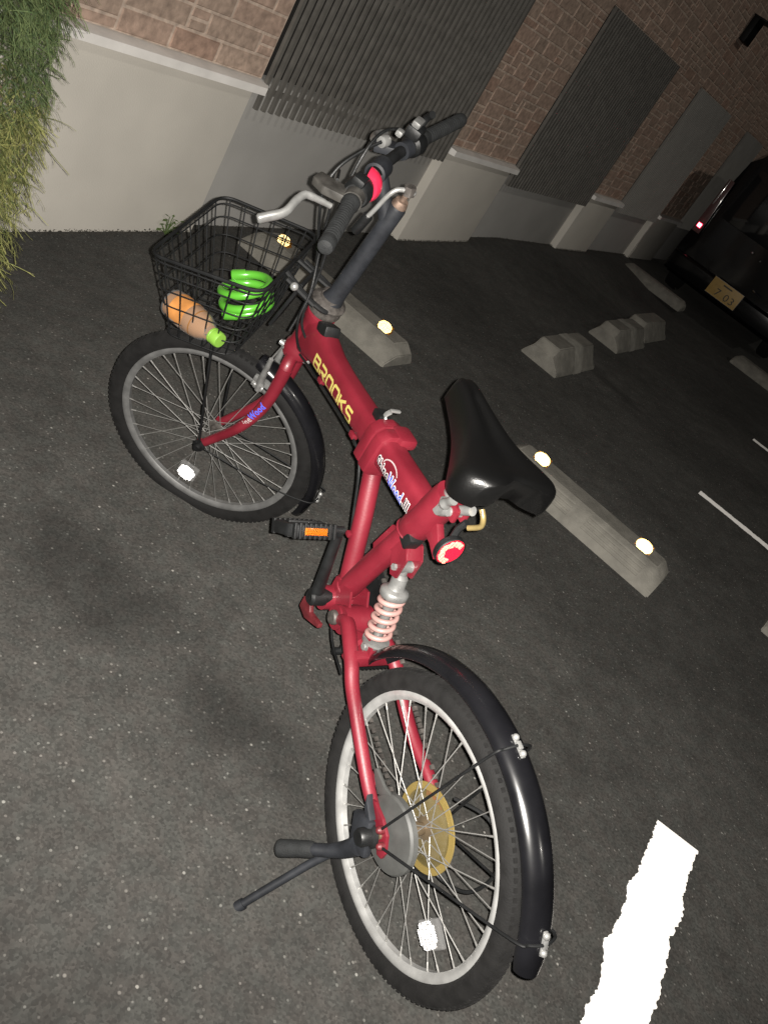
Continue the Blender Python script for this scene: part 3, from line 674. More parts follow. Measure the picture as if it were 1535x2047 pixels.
# bridge and gusset to the shock
sw.prism([(-.062, 0), (-.055, .03), (.055, .03), (.062, 0)], -.012, .012, (0, .352, .447), (1, 0, 0), (0, 0, 1), (0, 1, 0), bev=.003)
for x in (-.02, .02): sw.prism([(.43, .47), (.385, .50), (.355, .50), (.34, .465), (.36, .44), (.42, .45)], -.003, .003, (x, 0, 0), (0, 1, 0), (0, 0, 1), (1, 0, 0))
sw.prism([(-.050, .445), (-.022, .478), (-.022, .455), (-.048, .42)], -.006, .006, (0, .39, .0), (1, 0, 0), (0, 0, 1), (0, 1, 0))
# dropouts with eyelets
for x, sg in ((-.076, -1), (.07, 1)):
    sw.prism([(.075, .352), (.06, .328), (.015, .322), (-.02, .296), (-.034, .304), (-.034, .322), (-.012, .352), (.02, .362), (.06, .362)], -.004, .004, (x, 0, 0), (0, 1, 0), (0, 0, 1), (1, 0, 0), bev=.0015)
# brake boss on the left stay
sw.box((-.060, .135, .352), (.02, .07, .014), bev=.004)
swing = sw.build('swing_arm', RED, bike)
for y, z in ((.004, .351), (-.020, .330)):
    for x in (-.084, .079):
        m = MB(); m.lathe([(.001, -.009), (.006, -.009), (.0085, -.006), (.0085, .004)], (x, y, z), (1, 0, 0), 12); m.ball((x - .006, y, z), .0075, 10); m.build('eyelet_bolt', REDOLD if x < 0 else DULL, swing)

# ---- shock absorber
sd0 = V((0, .372, .480)); sd1 = V((0, .421, .690)); sdir = (sd1 - sd0).normalized(); SL = (sd1 - sd0).length
m = MB()
m.lathe([(.001, 0), (.011, 0), (.011, .02), (.012, .022), (.012, .1), (.014, .105), (.014, SL - .082), (.031, SL - .080), (.033, SL - .077), (.033, SL - .066), (.030, SL - .062), (.021, SL - .058), (.0185, SL - .05), (.0185, SL - .03), (.012, SL - .022), (.012, SL - .004)], sd0, sdir, 28)
m.lathe([(.001, -.022), (.013, -.022), (.0135, .022), (.001, .022)], sd1 - sdir * .004, (1, 0, 0), 20)
m.lathe([(.001, -.026), (.012, -.026), (.012, .026), (.001, .026)], sd0, (1, 0, 0), 20)
m.lathe([(.012, .012), (.032, .012), (.032, .018), (.012, .02)], sd0, sdir, 26)
sh = m.build('shock_absorber', ALU, bike)
e1 = V((1, 0, 0)); e2 = sdir.cross(e1); T = 4.9; Ls = SL - .084 - .020
pts = []
for k in range(160):
    u = k / 159; tt = u * T * 2 * math.pi; hh = .020 + Ls * u
    pts.append(sd0 + sdir * hh + (e1 * math.cos(tt) + e2 * math.sin(tt)) * .0255)
m = MB(); m.tube(pts, .0062, 10); m.build('spring', SPRING, sh)
for p in (sd0 - sdir * .0, sd1 - sdir * .004): m = MB(); m.lathe([(.001, -.03), (.008, -.03), (.008, .03), (.001, .03)], p, (1, 0, 0), 6); m.build('mount_bolt', STEEL, sh)

# ---- seat post, saddle
m = MB(); m.tube([(0, .419, .88), (0, .385, .985)], .019, 20); m.tube([(0, .36, .972), (0, .42, .985)], .014, 12); m.build('seat_post', ALU, bike)
m = MB(); m.lathe([(.001, 0), (.019, 0), (.021, .006), (.021, .020), (.015, .024)], (-.032, .397, .885), (1, 0, 0), 20); m.tube(smooth_path([(-.03, .388, .894), (-.030, .382, .908), (-.03, .370, .925)], 4), [.010, .011, .013, .012, .010, .009, .010, .011, .011], 10); m.build('quick_release_lever', ALU, bike)
m = MB(); m.tube([(-.022, .376, .890), (.022, .372, .892)], .0105, 14); m.tube([(0, .370, .900), (0, .340, .926)], .0105, 14); m.build('seat_bolt', STEEL, bike)
m = MB(); m.tube(smooth_path([(.012, .332, .938), (.015, .318, .925), (.02, .318, .905), (.01, .335, .885)], 4), .006, 10); m.build('light_bracket', GOLD, bike)
# saddle: loft of cross-sections from nose to tail in its own frame
SDO = V((.020, .415, 1.030)); ang = R(-5); sy = V((math.sin(-ang), math.cos(ang), .13)).normalized(); sxv = sy.cross(V((0, 0, 1))).normalized(); szv = sxv.cross(sy)
secs = []; pth = []
ku = [(.196, .006, .012, -.010), (.190, .026, .026, -.004), (.165, .034, .034, 0), (.11, .041, .042, .001), (.05, .055, .048, .0), (0, .076, .052, -.002), (-.045, .102, .054, .0), (-.085, .125, .056, .004), (-.115, .131, .056, .008), (-.14, .120, .050, .010), (-.158, .095, .040, .008)]
def interp(tab, n):
    out = []
    P_ = [V((a, b, c, d)) for a, b, c, d in tab]
    for i in range(len(P_) - 1):
        p0 = P_[max(i - 1, 0)]; p1 = P_[i]; p2 = P_[i + 1]; p3 = P_[min(i + 2, len(P_) - 1)]
        for k in range(n):
            t = k / n; out.append(.5 * ((2 * p1) + (p2 - p0) * t + (2 * p0 - 5 * p1 + 4 * p2 - p3) * t * t + (3 * p1 - p0 - 3 * p2 + p3) * t ** 3))
    out.append(P_[-1]); return out
for y, hw, th, dz in interp([(a * .91, b * .87, c, d) for a, b, c, d in ku], 4):
    sec = []
    notch = max(0, (-y - .07) / .09)
    for k in range(25):
        u = -1 + 2 * k / 24; x = hw * math.sin(u * math.pi / 2); x *= 1
        top = (1 - abs(u) ** 3.2) * .028 - .03 * (abs(u) ** 6); top -= .008 * math.exp(-(u / .18) ** 2) * (1 if y < .12 else .3)
        sec.append((x, dz + top))
    for k in range(12):
        u = 1 - 2 * k / 11; sec.append((hw * .93 * math.sin(u * math.pi / 2), dz - th * .86 - .004 + .012 * (1 - u * u)))
    secs.append(sec); pth.append((SDO + sy * y, notch))
# pull the middle of the tail forward for the two-lobed rear edge
m = MB(); n = len(secs[0]); vs = []
for (p, notch), sec in zip(pth, secs):
    hwm = max(abs(a) for a, b in sec) or 1
    for a, b in sec:
        vs.append(p + sxv * a + szv * b + sy * (.034 * notch * math.exp(-(a / (hwm * .34)) ** 2)))
fs = [(i * n + k, i * n + (k + 1) % n, (i + 1) * n + (k + 1) % n, (i + 1) * n + k) for i in range(len(secs) - 1) for k in range(n)] + [tuple(range(n - 1, -1, -1)), tuple((len(secs) - 1) * n + k for k in range(n))]
m.add(vs, fs); sad = m.build('saddle', SADDLE, bike, ang=60)
m = MB()
for x in (-.022, .022): m.tube(smooth_path([SDO + sxv * x * .5 + sy * .15 + szv * -.03, SDO + sxv * x + sy * .05 + szv * -.045, SDO + sxv * x + sy * -.05 + szv * -.045, SDO + sxv * x * 2 + sy * -.11 + szv * -.03], 5), .0045, 8)
m.build('saddle_rail', STEEL, sad)

# ---- tail reflector
tn = V((.0, -1, .03)).normalized(); tx = V((0, 0, 1)).cross(tn).normalized(); ty = tn.cross(tx); tc_ = V((0, .334, .822))
m = MB(); m.lathe([(.001, -.016), (.030, -.013), (.0345, -.008), (.0345, .003), (.032, .005)], tc_, tn, 32); tro = m.build('tail_reflector', BLK, bike)
m = MB(); m.lathe([(.001, .0035), (.030, .0035), (.033, .001), (.033, -.006)], tc_, tn, 32); m.build('lens', REDLENS, tro)
m = MB(); saw_retro(m, tc_ + tn * .0072, tn, V((-1, -.2, .45)), 34, .0085, lambda a, b: .017 < math.hypot(a, b) < .029 and a > -.010, .0019, .04); m.build('prism', RETROR, tro, smooth=False)
m = MB(); m.tube([tc_ - tn * .012 + V((0, 0, .02)), V((.006, .352, .868)), V((.01, .345, .89))], .008, 8); m.build('stem', BLK, tro)

# ---- wheels
def wheel(name, rt, rr, hubw, hubr, mat_hub, xf, rear, ang0, refl_ang, tilt):
    k = rt / .333
    w = MB(); n = 96
    # tyre with blocky shoulders
    prof = []
    rc = rt - .0245
    for q in range(25):
        a = R(-152 + 304 * q / 24); e = .0245
        rx_ = e * math.sin(a); ry = e * math.cos(a)
        prof.append((rc + ry * (1.0 if ry < 0 else 1.0), rx_ * 1.02))
    w.lathe(prof, (0, 0, 0), (1, 0, 0), n)
    for q in range(120):      # tread knobs
        a = 2 * math.pi * q / 120
        for xx, da, rr_ in ((-.0125, 0, rt - .0042), (.0125, .5, rt - .0042), (0, .25, rt + .0002)):
            b = a + da * 2 * math.pi / 120; er = V((0, math.cos(b), math.sin(b))); et = V((0, -math.sin(b), math.cos(b)))
            w.box(V((xx, 0, 0)) + er * rr_, (.0085, .009, .004), ((1, 0, 0), et, er))
    ty_ = w.build('tyre', TYRE, None, xf, ang=50)
    root = bpy.data.objects.new(name, None); COL.objects.link(root); root.parent = bike
    ty_.parent = root
    ri = MB(); hw = .0145
    ri.lathe([(rr - .0175, -hw * .45), (rr - .011, -hw * .85), (rr - .003, -hw), (rr + .002, -hw * .9), (rr + .002, -hw * .7), (rr - .006, -hw * .65), (rr - .006, hw * .65), (rr + .002, hw * .7), (rr + .002, hw * .9), (rr - .003, hw), (rr - .011, hw * .85), (rr - .0175, hw * .45)], (0, 0, 0), (1, 0, 0), n, closed=True)
    rim = ri.build('rim', ALUR if rear else ALUP, root, xf)
    hb = MB(); hb.lathe([(.001, -hubw - .01), (.006, -hubw - .01), (.006, -.036), (.016, -.036), (hubr + .006, -.034), (hubr + .006, -.030), (hubr * .62, -.026), (hubr * .8 * (1 if rear else .6), -.01), (hubr * .8 * (1 if rear else .6), .01), (hubr * .62, .026), (hubr + .006, .030), (hubr + .006, .034), (.016, .036), (.006, .036), (.006, hubw + .01), (.001, hubw + .01)], (0, 0, 0), (1, 0, 0), 24)
    hb.build('hub', mat_hub, root, xf)
    for q in range(36):
        a = ang0 + 2 * math.pi * q / 36; side = 1 if q % 2 else -1; lead = 1 if (q // 2) % 2 else -1
        ha = a + lead * R(62); x0 = .031 * side
        p0 = V((x0, math.cos(ha) * hubr, math.sin(ha) * hubr)); p1 = V((.003 * side, math.cos(a) * (rr - .0165), math.sin(a) * (rr - .0165)))
        d = (p1 - p0).normalized(); sp = MB(); sp.tube([p0, p1 - d * .016], .00115, 6); sp.tube([p1 - d * .016, p1 - d * .014, p1 + d * .002], [.0013, .0022, .0024], 8)
        sp.build('spoke', SPOKE, root, xf)
    # reflector between spokes
    a = refl_ang; er = V((0, math.cos(a), math.sin(a))); et = V((0, -math.sin(a), math.cos(a))); X = V((-1, 0, 0)); c = er * (rr * .70)
    rb = MB(); rb.box(c, (.015, .066, .060), ((1, 0, 0), et, er), bev=.006); ro_ = rb.build('wheel_reflector', CLEAR, root, xf)
    rp_ = MB(); saw_retro(rp_, c + X * .0125, X, V(tilt), 27, .012, lambda u, v_: abs(u) < .028 and abs(v_) < .026 and abs(u) + abs(v_) < .041, .0030, .05); rp_.build('prism', RETRO, ro_, xf, smooth=False)
    return root
def tr4(x, y, z): return M.Translation((x, y, z))
REARX = tr4(0, 0, .333)
refl_r = math.atan2(.252 - .333, -.189)
wheel('rear_wheel', .333, .285, .075, .021, BRONZE, REARX, True, .05, refl_r, (0, -.245, .787))
FH = V((-.025, .0755, -.4435)); FRX = XF @ M.Translation(FH)
wheel('front_wheel', .333 * 1.0135, .285 * 1.0135, .055, .019, DULL, FRX, False, .03, R(-91), (0, -.09, .757))
# rear hub bits
m = MB(); m.lathe([(.024, .030), (.060, .030), (.066, .033), (.088, .036), (.095, .035), (.0955, .037), (.088, .039), (.066, .036), (.060, .033), (.024, .033)], (0, 0, .333), (1, 0, 0), 48)
GUARD = mat('yellowed_clear_plastic', (.26, .20, .07), .2, alpha=.17, coat=.4); gd = m.build('spoke_guard', GUARD, bike)
m = MB(); m.lathe([(.080, .034), (.0955, .0345), (.0955, .0375), (.080, .037)], (0, 0, .333), (1, 0, 0), 48, closed=True); m.build('guard_rim', mat('yellowed_plastic_rim', (.26, .19, .06), .25, alpha=.5, coat=.5), gd)
m = MB()
for q, (r_, x) in enumerate([(.062, .041), (.054, .046), (.048, .051), (.042, .056), (.036, .061), (.030, .066)]):
    poly = []
    nt_ = int(r_ * 480)
    for k in range(nt_ * 4): poly.append(((r_ + (.004 if k % 4 in (1, 2) else 0)) * math.cos(2 * math.pi * k / (nt_ * 4)), .333 + (r_ + (.004 if k % 4 in (1, 2) else 0)) * math.sin(2 * math.pi * k / (nt_ * 4))))
    m.prism(poly, x - .001, x + .001, (0, 0, 0), (0, 1, 0), (0, 0, 1), (1, 0, 0))
m.build('cassette', DULL, bike, smooth=False)
m = MB(); m.lathe([(.001, -.064), (.052, -.064), (.078, -.061), (.082, -.056), (.082, -.044), (.07, -.040), (.02, -.040)], (0, 0, .333), (1, 0, 0), 48)
m.prism([(.045, .395), (.082, .352), (.112, .365), (.128, .377), (.122, .386), (.08, .384)], -.060, -.052, (0, 0, 0), (0, 1, 0), (0, 0, 1), (1, 0, 0), bev=.002); m.build('drum_brake', GREYP, bike)
# derailleur + chain
m = MB(); m.prism([(.0, .33), (-.02, .30), (-.045, .255), (-.05, .20), (-.02, .185), (0, .21), (-.01, .26), (.015, .31)], .078, .086, (0, 0, 0), (0, 1, 0), (0, 0, 1), (1, 0, 0), bev=.003)
m.lathe([(.001, -.006), (.024, -.006), (.024, .006), (.001, .006)], (.074, -.02, .262), (1, 0, 0), 16); m.lathe([(.001, -.006), (.024, -.006), (.024, .006), (.001, .006)], (.074, -.032, .205), (1, 0, 0), 16)
m.build('rear_derailleur', BLKM, bike)
ch = MB(); loop = []
top = smooth_path([(.066, .04, .385), (.064, .3, .46), (.062, .52, .545)], 12); bot = smooth_path([(.062, .56, .345), (.066, .3, .27), (.072, -.01, .19)], 12)
for pth_ in (top, bot):
    for p, q in zip(pth_, pth_[1:]):
        nn = max(1, int((q - p).length / .013))
        for k in range(nn):
            c = p + (q - p) * ((k + .5) / nn); d = (q - p).normalized(); ch.box(c, (.009, .010, .008 if k % 2 else .006), ((1, 0, 0), d, V((1, 0, 0)).cross(d)), bev=0)
ch.build('chain', DULL, bike, smooth=False)
m = MB(); m.tube(smooth_path([(.085, .02, .40), (.12, -.06, .43), (.125, -.135, .375), (.11, -.13, .28), (.09, -.07, .235), (.085, -.04, .25)], 8), .0042, 8); m.build('gear_cable', BLK, bike)
# ---- cranks, chainring, pedals
m = MB(); n_ = 44; poly = []
for k in range(n_ * 4): r_ = .098 if k % 4 in (1, 2) else .092; poly.append((.555 + r_ * math.cos(2 * math.pi * k / (n_ * 4)), .443 + r_ * math.sin(2 * math.pi * k / (n_ * 4))))
m.prism(poly, .058, .062, (0, 0, 0), (0, 1, 0), (0, 0, 1), (1, 0, 0)); m.lathe([(.085, .064), (.108, .064), (.108, .068), (.085, .068)], (0, .555, .443), (1, 0, 0), 40, closed=True); m.build('chainring', BLKM, bike, smooth=False)
PC = V((-.095, .566, .640))
m = MB(); c0 = V((-.072, .549, .455)); c1 = V((-.090, .560, .640))
m.tube([c0 + V((.012, .003, -.012)), c0, c0 + (c1 - c0) * .15, c0 + (c1 - c0) * .9, c1], [.019, .021, .0165, .0135, .013], 16, sx=.8); m.lathe([(.001, -.024), (.015, -.024), (.021, -.018), (.022, .012), (.019, .03)], (-.066, .548, .452), (1, 0, 0), 24)
m.build('crank_arm', BLK, bike)
m = MB(); c0 = V((.085, .56, .43)); c1 = V((.10, .55, .245)); m.tube([c0, c0 + (c1 - c0) * .15, c0 + (c1 - c0) * .9, c1], [.02, .0165, .0135, .013], 16, sx=.8); m.build('crank_arm', BLK, bike)
def pedal(c, sg, up):
    fy = V((0, .80, -.60)).normalized() if up else V((0, 1, 0)); fz = V((1, 0, 0)).cross(fy); X = V((1, 0, 0)); pe = MB()
    pe.tube([c + X * .035 * -sg, c + X * .06 * sg], .010, 12)
    pe.prism([(-.058, -.030), (-.046, -.050), (.046, -.050), (.058, -.034), (.058, .034), (.046, .050), (-.046, .050), (-.058, .030)], -.014, .014, c + X * sg * .066, X, fy, fz, bev=.005)
    for q in range(-4, 5): 
        for e in (-1, 1): pe.box(c + X * (sg * .066 + q * .012) + fy * .049 * e + fz * .0, (.006, .012, .034), (X, fy, fz), bev=.001)
    for e in (-1, 1): pe.box(c + X * sg * .066 + fz * .0155 * e, (.084, .016, .006), (X, fy, fz), bev=.002)
    p_ = pe.build('pedal', BLK, bike)
    for e in (-1, 1) if up else ():
        N_ = fy * e; rf = MB(); rf.box(c + X * sg * .066 + N_ * .0565, (.054, .004, .015), (X, fy, fz), bev=.001); r_ = rf.build('pedal_reflector', AMBER, p_)
        if up and e < 0:
            rt_ = MB(); retro(rt_, c + X * sg * .066 + N_ * .0592, X * -1, fz, N_, lambda u, v_: abs(u) < .026 and abs(v_) < .0072, .0045, .04); rt_.build('prism', RETROA, r_, smooth=False)
    return p_
pedal(PC + V((-.012, .008, .004)), -1, True); pedal(V((.105, .55, .243)), 1, False)
# folded red bracket under the bottom bracket
m = MB(); m.prism([(0, 0), (.035, -.012), (.10, .004), (.10, .016), (.05, .014), (.038, .034), (.006, .032)], -.006, .006, (-.055, .60, .365), (0, -1, .25), (0, .2, 1), (1, 0, 0), bev=.002); m.build('stand_bracket', REDOLD, bike)

# ---- fenders
def fender(name, c, ra, a0, a1, hw, xf, par=bike, extra_r=None):
    m = MB(); n = 40; pth_, sec, A = [], [], []
    for i in range(n + 1):
        a = a0 + (a1 - a0) * i / n; er = V((0, math.cos(a), math.sin(a))); r_ = ra + (extra_r(i / n) if extra_r else 0)
        pth_.append(V(c) + er * r_); A.append((V((1, 0, 0)), er)); k = hw * min(1, .75 + 8 * min(i, n - i) / n)
        o = [(k * math.sin(R(q)), .016 * (math.cos(R(q)) - .4) * 1.6) for q in range(-90, 91, 15)]; inn = [(x * .94, y - .003) for x, y in o[::-1]]
        sec.append(o + inn)
    m.sweep(pth_, sec, A); return m.build(name, FEND, par, xf, ang=50)
rf_ = fender('rear_fender', (0, 0, .333), .362, R(22), R(158.5), .0345, None, extra_r=lambda u: .006 + .0115 * u)
def clip(xf, p, er, et, par):
    X = V((1, 0, 0)); p = V(p)
    m = MB(); m.box(p, (.009, .046, .004), (X, et, er), bev=.0015); m.ball(p + et * .016 + er * .003, .0072, 10); m.ball(p - et * .016 + er * .003, .0072, 10); m.box(p + er * .004, (.010, .016, .006), (X, et, er), bev=.002); m.build('stay_clip', STEEL, par, xf)
for k_, (y, z, eb) in enumerate(((-.060, .713, (-.088, .004, .351)), (-.318, .530, (-.088, -.020, .330)))):
    a = math.atan2(z - .333, y); er = V((0, math.cos(a), math.sin(a))); et = V((0, -math.sin(a), math.cos(a))); rr_ = .362 + .006 + .012 * (a - R(22)) / R(142) + .0172
    pc = V((0, 0, .333)) + er * rr_
    clip(None, pc, er, et, rf_)
    m = MB(); eb = V(eb); s_ = pc - er * .004
    m.tube(smooth_path([eb, eb + (V((-.045, s_.y, s_.z)) - eb) * .5, V((-.047, s_.y, s_.z)) - er * .022, V((-.030, s_.y, s_.z)) - er * .002, V((.0, s_.y, s_.z)) + er * .008, V((.028, s_.y, s_.z)) + er * .001, V((.040, s_.y, s_.z)) - er * .012, V((.046, s_.y, s_.z)) - er * .05, V((.084, eb.y, eb.z))], 6), .0030, 8); m.build('fender_stay', BLKM, bike)
FFX = XF @ M.Translation(FH)
ff = fender('front_fender', (0, 0, 0), .357, R(92), R(188), .034, FFX)
a = R(172); er = V((0, math.cos(a), math.sin(a))); et = V((0, -math.sin(a), math.cos(a))); pc = er * .377; clip(FFX, pc, er, et, ff)
m = MB(); m.tube(smooth_path([V((-.066, -.002, -.005)), V((-.05, pc.y * .6, pc.z * .6 - .02)), V((-.046, pc.y * .93, pc.z * .93)), V((-.02, pc.y, pc.z)), V((.02, pc.y, pc.z)), V((.046, pc.y * .93, pc.z * .93)), V((.066, -.002, -.005))], 6), .0024, 6); m.build('fender_stay', BLKM, bike, FFX)

# ---- kickstand
m = MB()
m.box((-.094, .030, .298), (.022, .062, .082), ((1, 0, 0), (0, .85, -.5), (0, .5, .85)), bev=.008)
m.prism([(.045, .335), (.062, .345), (.075, .372), (.062, .36), (.03, .345)], -.098, -.082, (0, 0, 0), (0, 1, 0), (0, 0, 1), (1, 0, 0), bev=.002)
m.tube(smooth_path([(-.096, .018, .27), (-.108, .03, .238), (-.130, .046, .212), (-.155, .066, .190)], 4), [.026, .026, .025, .024, .023, .022, .021, .020, .019, .018, .018, .017, .016], 14, sx=.8)
ks = m.build('kickstand', GREYB, bike)
m = MB(); m.tube(smooth_path([(-.150, .062, .193), (-.17, .078, .175), (-.195, .098, .150), (-.205, .106, .141)], 3), [.016, .018, .0185, .018, .0185, .019, .019, .0195, .017, .012], 16); m.build('foot_tab', GRIP, ks)
m = MB(); m.tube(smooth_path([(-.120, .040, .215), (-.150, .046, .172), (-.19, .048, .12), (-.235, .048, .068), (-.268, .047, .030)], 4), .0092, 12); m.tube([(-.262, .047, .036), (-.274, .047, .022)], .0125, 12); m.build('leg', GREYB, ks)
m = MB(); m.lathe([(.001, -.034), (.016, -.034), (.0195, -.028), (.0195, -.008), (.026, -.004), (.026, 0)], (-.088, .012, .318), (1, 0, 0), 20); m.build('axle_nut', BLK, bike)

# ================================================================== front assembly (steering frame: x right, y forward, z up)
# fork
fk = MB()
fk.lathe([(.02, -.02), (.034, -.018), (.036, 0), (.03, .006)], (0, 0, -.004), (0, 0, 1), 24)
fk.tube(smooth_path([(-.062, -.012, -.052), (-.05, -.006, -.022), (0, .0, -.014), (.05, -.006, -.022), (.058, -.012, -.052)], 4), .0185, 14)
for sg, hx_ in ((-1, -.025 - .058), (1, -.025 + .058)):
    p = smooth_path([(sg * .056 - .004, -.010, -.030), (sg * .058 - .008, -.015, -.09), (sg * .060 - .012, -.018, -.16), (sg * .060 - .016, -.010, -.23), (hx_ + sg * .004, .010, -.30), (hx_ + sg * .002, .045, -.38), (hx_, .070, -.435)], 5)
    fk.tube(p, [.0190 - .0065 * (i / (len(p) - 1)) ** 1.3 for i in range(len(p))], 16)
    fk.prism([(-.014, .02), (.014, .016), (.015, -.012), (.004, -.022), (-.012, -.014)], -.003, .003, (hx_, FH.y - .001, FH.z), (0, 1, 0), (0, 0, 1), (1, 0, 0))
fork = fk.build('fork', RED, bike, XF)
# fork lettering along the left leg
pl0, pl1 = V((-.0735, -.0185, -.155)), V((-.0795, .004, -.285))
def fork_text(parts, off, eps, name, mt_):
    m = MB(); u0 = 0; Ld = (pl0 - pl1).length
    p0, p1 = pl1, pl0; d = (p1 - p0).normalized(); up = V((-1, 0, 0)).cross(d)
    for body, use in parts:
        vs, fs = text_tris(body, .0285, 0, .84, off, 2)
        if use:
            out = []
            for u, v_ in vs:
                w_ = (v_ - .008); rr_ = .0168; out.append(p0 + d * (u0 + u) + up * w_ + V((-1, 0, 0)) * (math.sqrt(max(0, rr_ ** 2 - w_ ** 2)) + eps))
            m.add(out, fs)
        u0 += max(a for a, b in text_tris(body, .0285, 0, .84, 0, 0)[0]) + .0012
    return m.build(name, mt_, fork, XF, smooth=False)
fork_text([('Shine', 1), ('Wood', 0)], .0006, .001, 'lettering', SWO); fork_text([('Shine', 0), ('Wood', 1)], .0009, .001, 'lettering', BLUE)
m = MB(); m.lathe([(.001, -.014), (.010, -.014), (.012, -.010), (.012, 0), (.019, .002), (.019, .006)], (-.098, FH.y, FH.z), (1, 0, 0), 18); m.build('axle_nut', BLKM, bike, XF)
# headset + stem + folding handle post
m = MB(); m.lathe([(.030, .150), (.043, .152), (.045, .158), (.043, .168), (.034, .170), (.034, .174), (.046, .176), (.047, .184), (.040, .190), (.030, .194), (.030, .205)], (0, -.002, 0), (0, 0, 1), 28); m.build('headset', DULL, bike, XF)
m = MB(); m.tube([(0, -.006, .195), (0, -.008, .22), (0, -.012, .44), (0, -.013, .505), (0, -.013, .512)], [.029, .0235, .0215, .0215, .019], 24); m.tube([(0, -.004, .468), (0, .035, .515), (0, .062, .545)], .0185, 18); m.lathe([(.019, -.028), (.025, -.026), (.025, .026), (.019, .028)], (0, .068, .549), (1, 0, 0), 20); stem = m.build('stem', GREYB, bike, XF)
m = MB(); m.lathe([(.019, .51), (.019, .516), (.0155, .528), (.001, .530)], (0, -.013, 0), (0, 0, 1), 20); m.tube([(0, -.013, .52), (0, -.014, .556)], .0075, 10); m.build('stem_cap', RUST, stem, XF)
m = MB(); m.tube(smooth_path([(-.02, .036, .43), (-.022, .026, .478), (-.02, .019, .522), (-.012, .010, .545), (-.002, -.006, .553)], 5), .0058, 10); m.ball((.004, -.022, .556), .009, 10); m.build('latch_lever', STEEL, stem, XF)
m = MB(); m.tube([(-.019, .038, .402), (-.021, .031, .455)], .0125, 12); m.build('latch_sleeve', BLK, stem, XF)
m = MB(); m.lathe([(.001, -.012), (.014, -.012), (.014, .010), (.001, .010)], (0, -.014, .558), (0, .3, 1), 6); m.build('latch_nut', DULL, stem, XF)
# handlebar, grips
GL0, GL1 = V((-.375, .034, .548)), V((-.185, .060, .549)); GR0, GR1 = V((.375, .004, .602)), V((.19, .045, .577))
m = MB(); m.tube(smooth_path([GL0, GL1, (-.1, .068, .549), (0, .069, .549), (.1, .062, .560), GR1, GR0], 5), .0135, 16); m.build('handlebar', BLKM, bike, XF)
for a, b in ((GL0, GL1), (GR0, GR1)):
    m = MB(); d = (b - a); L_ = d.length; d.normalize(); pr = [(.001, -.008), (.010, -.008), (.0155, -.004), (.0175, .004), (.0175, .022), (.0168, .024)]
    for q in range(16): h = .026 + q * (L_ - .05) / 16; pr += [(.0172, h), (.0160, h + .003), (.0172, h + .0055)]
    pr += [(.0175, L_ - .018), (.0205, L_ - .012), (.0205, L_), (.013, L_)]
    m.lathe(pr, a, d, 24); m.build('grip', GRIP, bike, XF)
# left brake lever + shifter
dl = (GL1 - GL0).normalized(); cpos = V((-.165, .062, .549))
m = MB(); m.lathe([(.013, -.016), (.022, -.016), (.022, .014), (.013, .014)], cpos, dl, 20); m.prism([(-.018, 0), (.024, -.004), (.026, .055), (.006, .088), (-.030, .084)], -.010, .010, cpos + V((-.0, .008, -.004)), V((-1, 0, 0)), V((0, .97, -.22)), V((0, .22, .97)), bev=.004); bl = m.build('brake_lever_bracket', LEVB, bike, XF)
m = MB(); m.tube(smooth_path([(-.168, .094, .502), (-.178, .112, .504), (-.190, .132, .506), (-.202, .148, .505), (-.225, .153, .496), (-.262, .155, .480), (-.288, .176, .463), (-.303, .190, .452)], 4), [.007] * 4 + [.008] * 4 + [.009] * 4 + [.0105] * 4 + [.0115] * 6 + [.012] * 6 + [.009], 14, sx=.8); m.build('brake_lever', ALU, bike, XF)
m = MB(); m.lathe([(.013, -.022), (.026, -.022), (.031, -.014), (.033, .004), (.029, .024), (.013, .024)], V((-.132, .066, .549)), dl, 24); m.box((-.14, .073, .578), (.036, .03, .02), bev=.007); sft = m.build('shifter', BLK, bike, XF)
m = MB(); m.lathe([(.013, -.016), (.033, -.016), (.0385, -.008), (.0395, .004), (.037, .014), (.026, .020), (.013, .020)], V((-.090, .068, .549)), dl, 28, a0=R(-8), a1=R(128)); m.build('shifter_window', REDL, sft, XF)
m = MB(); m.box((-.117, .088, .522), (.012, .02, .02), bev=.003); m.build('lever_band', ALU, sft, XF)
# right side controls
dr = (GR1 - GR0).normalized()
m = MB(); m.lathe([(.013, -.02), (.023, -.02), (.028, -.01), (.028, .018), (.021, .026), (.013, .026)], V((.165, .048, .574)), dr, 22); m.box((.15, .062, .606), (.05, .04, .03), bev=.009); sr = m.build('shifter', BLK, bike, XF)
m = MB(); m.tube(smooth_path([(.17, .06, .605), (.175, .058, .635), (.165, .050, .655)], 4), .009, 10); m.build('shift_trigger', BLKM, sr, XF)
m = MB(); m.box((.135, .064, .632), (.040, .022, .016), bev=.006); m.box((.104, .084, .600), (.022, .018, .016), bev=.006); m.build('shifter_cap', ALU, sr, XF)
m = MB(); m.lathe([(.013, -.014), (.021, -.014), (.021, .014), (.013, .014)], (.125, .056, .566), dr, 18); m.prism([(-.02, 0), (.02, 0), (.026, .05), (.0, .066), (-.03, .056)], -.010, .010, (.125, .064, .556), V((1, 0, 0)), V((0, .93, -.36)), V((0, .36, .93)), bev=.004); m.build('brake_lever_bracket', GREYB, bike, XF)
m = MB(); m.tube(smooth_path([(.14, .110, .535), (.18, .135, .51), (.24, .150, .49), (.32, .14, .475)], 4), [.008] * 4 + [.010] * 5 + [.011] * 4, 12, sx=.72); m.build('brake_lever', ALU, bike, XF)
m = MB(); m.lathe([(.005, -.012), (.013, -.012), (.015, 0), (.013, .010), (.005, .012)], (.072, .101, .575), V((-1, .3, -.1)), 16); m.build('cable_adjuster', STEEL, bike, XF)
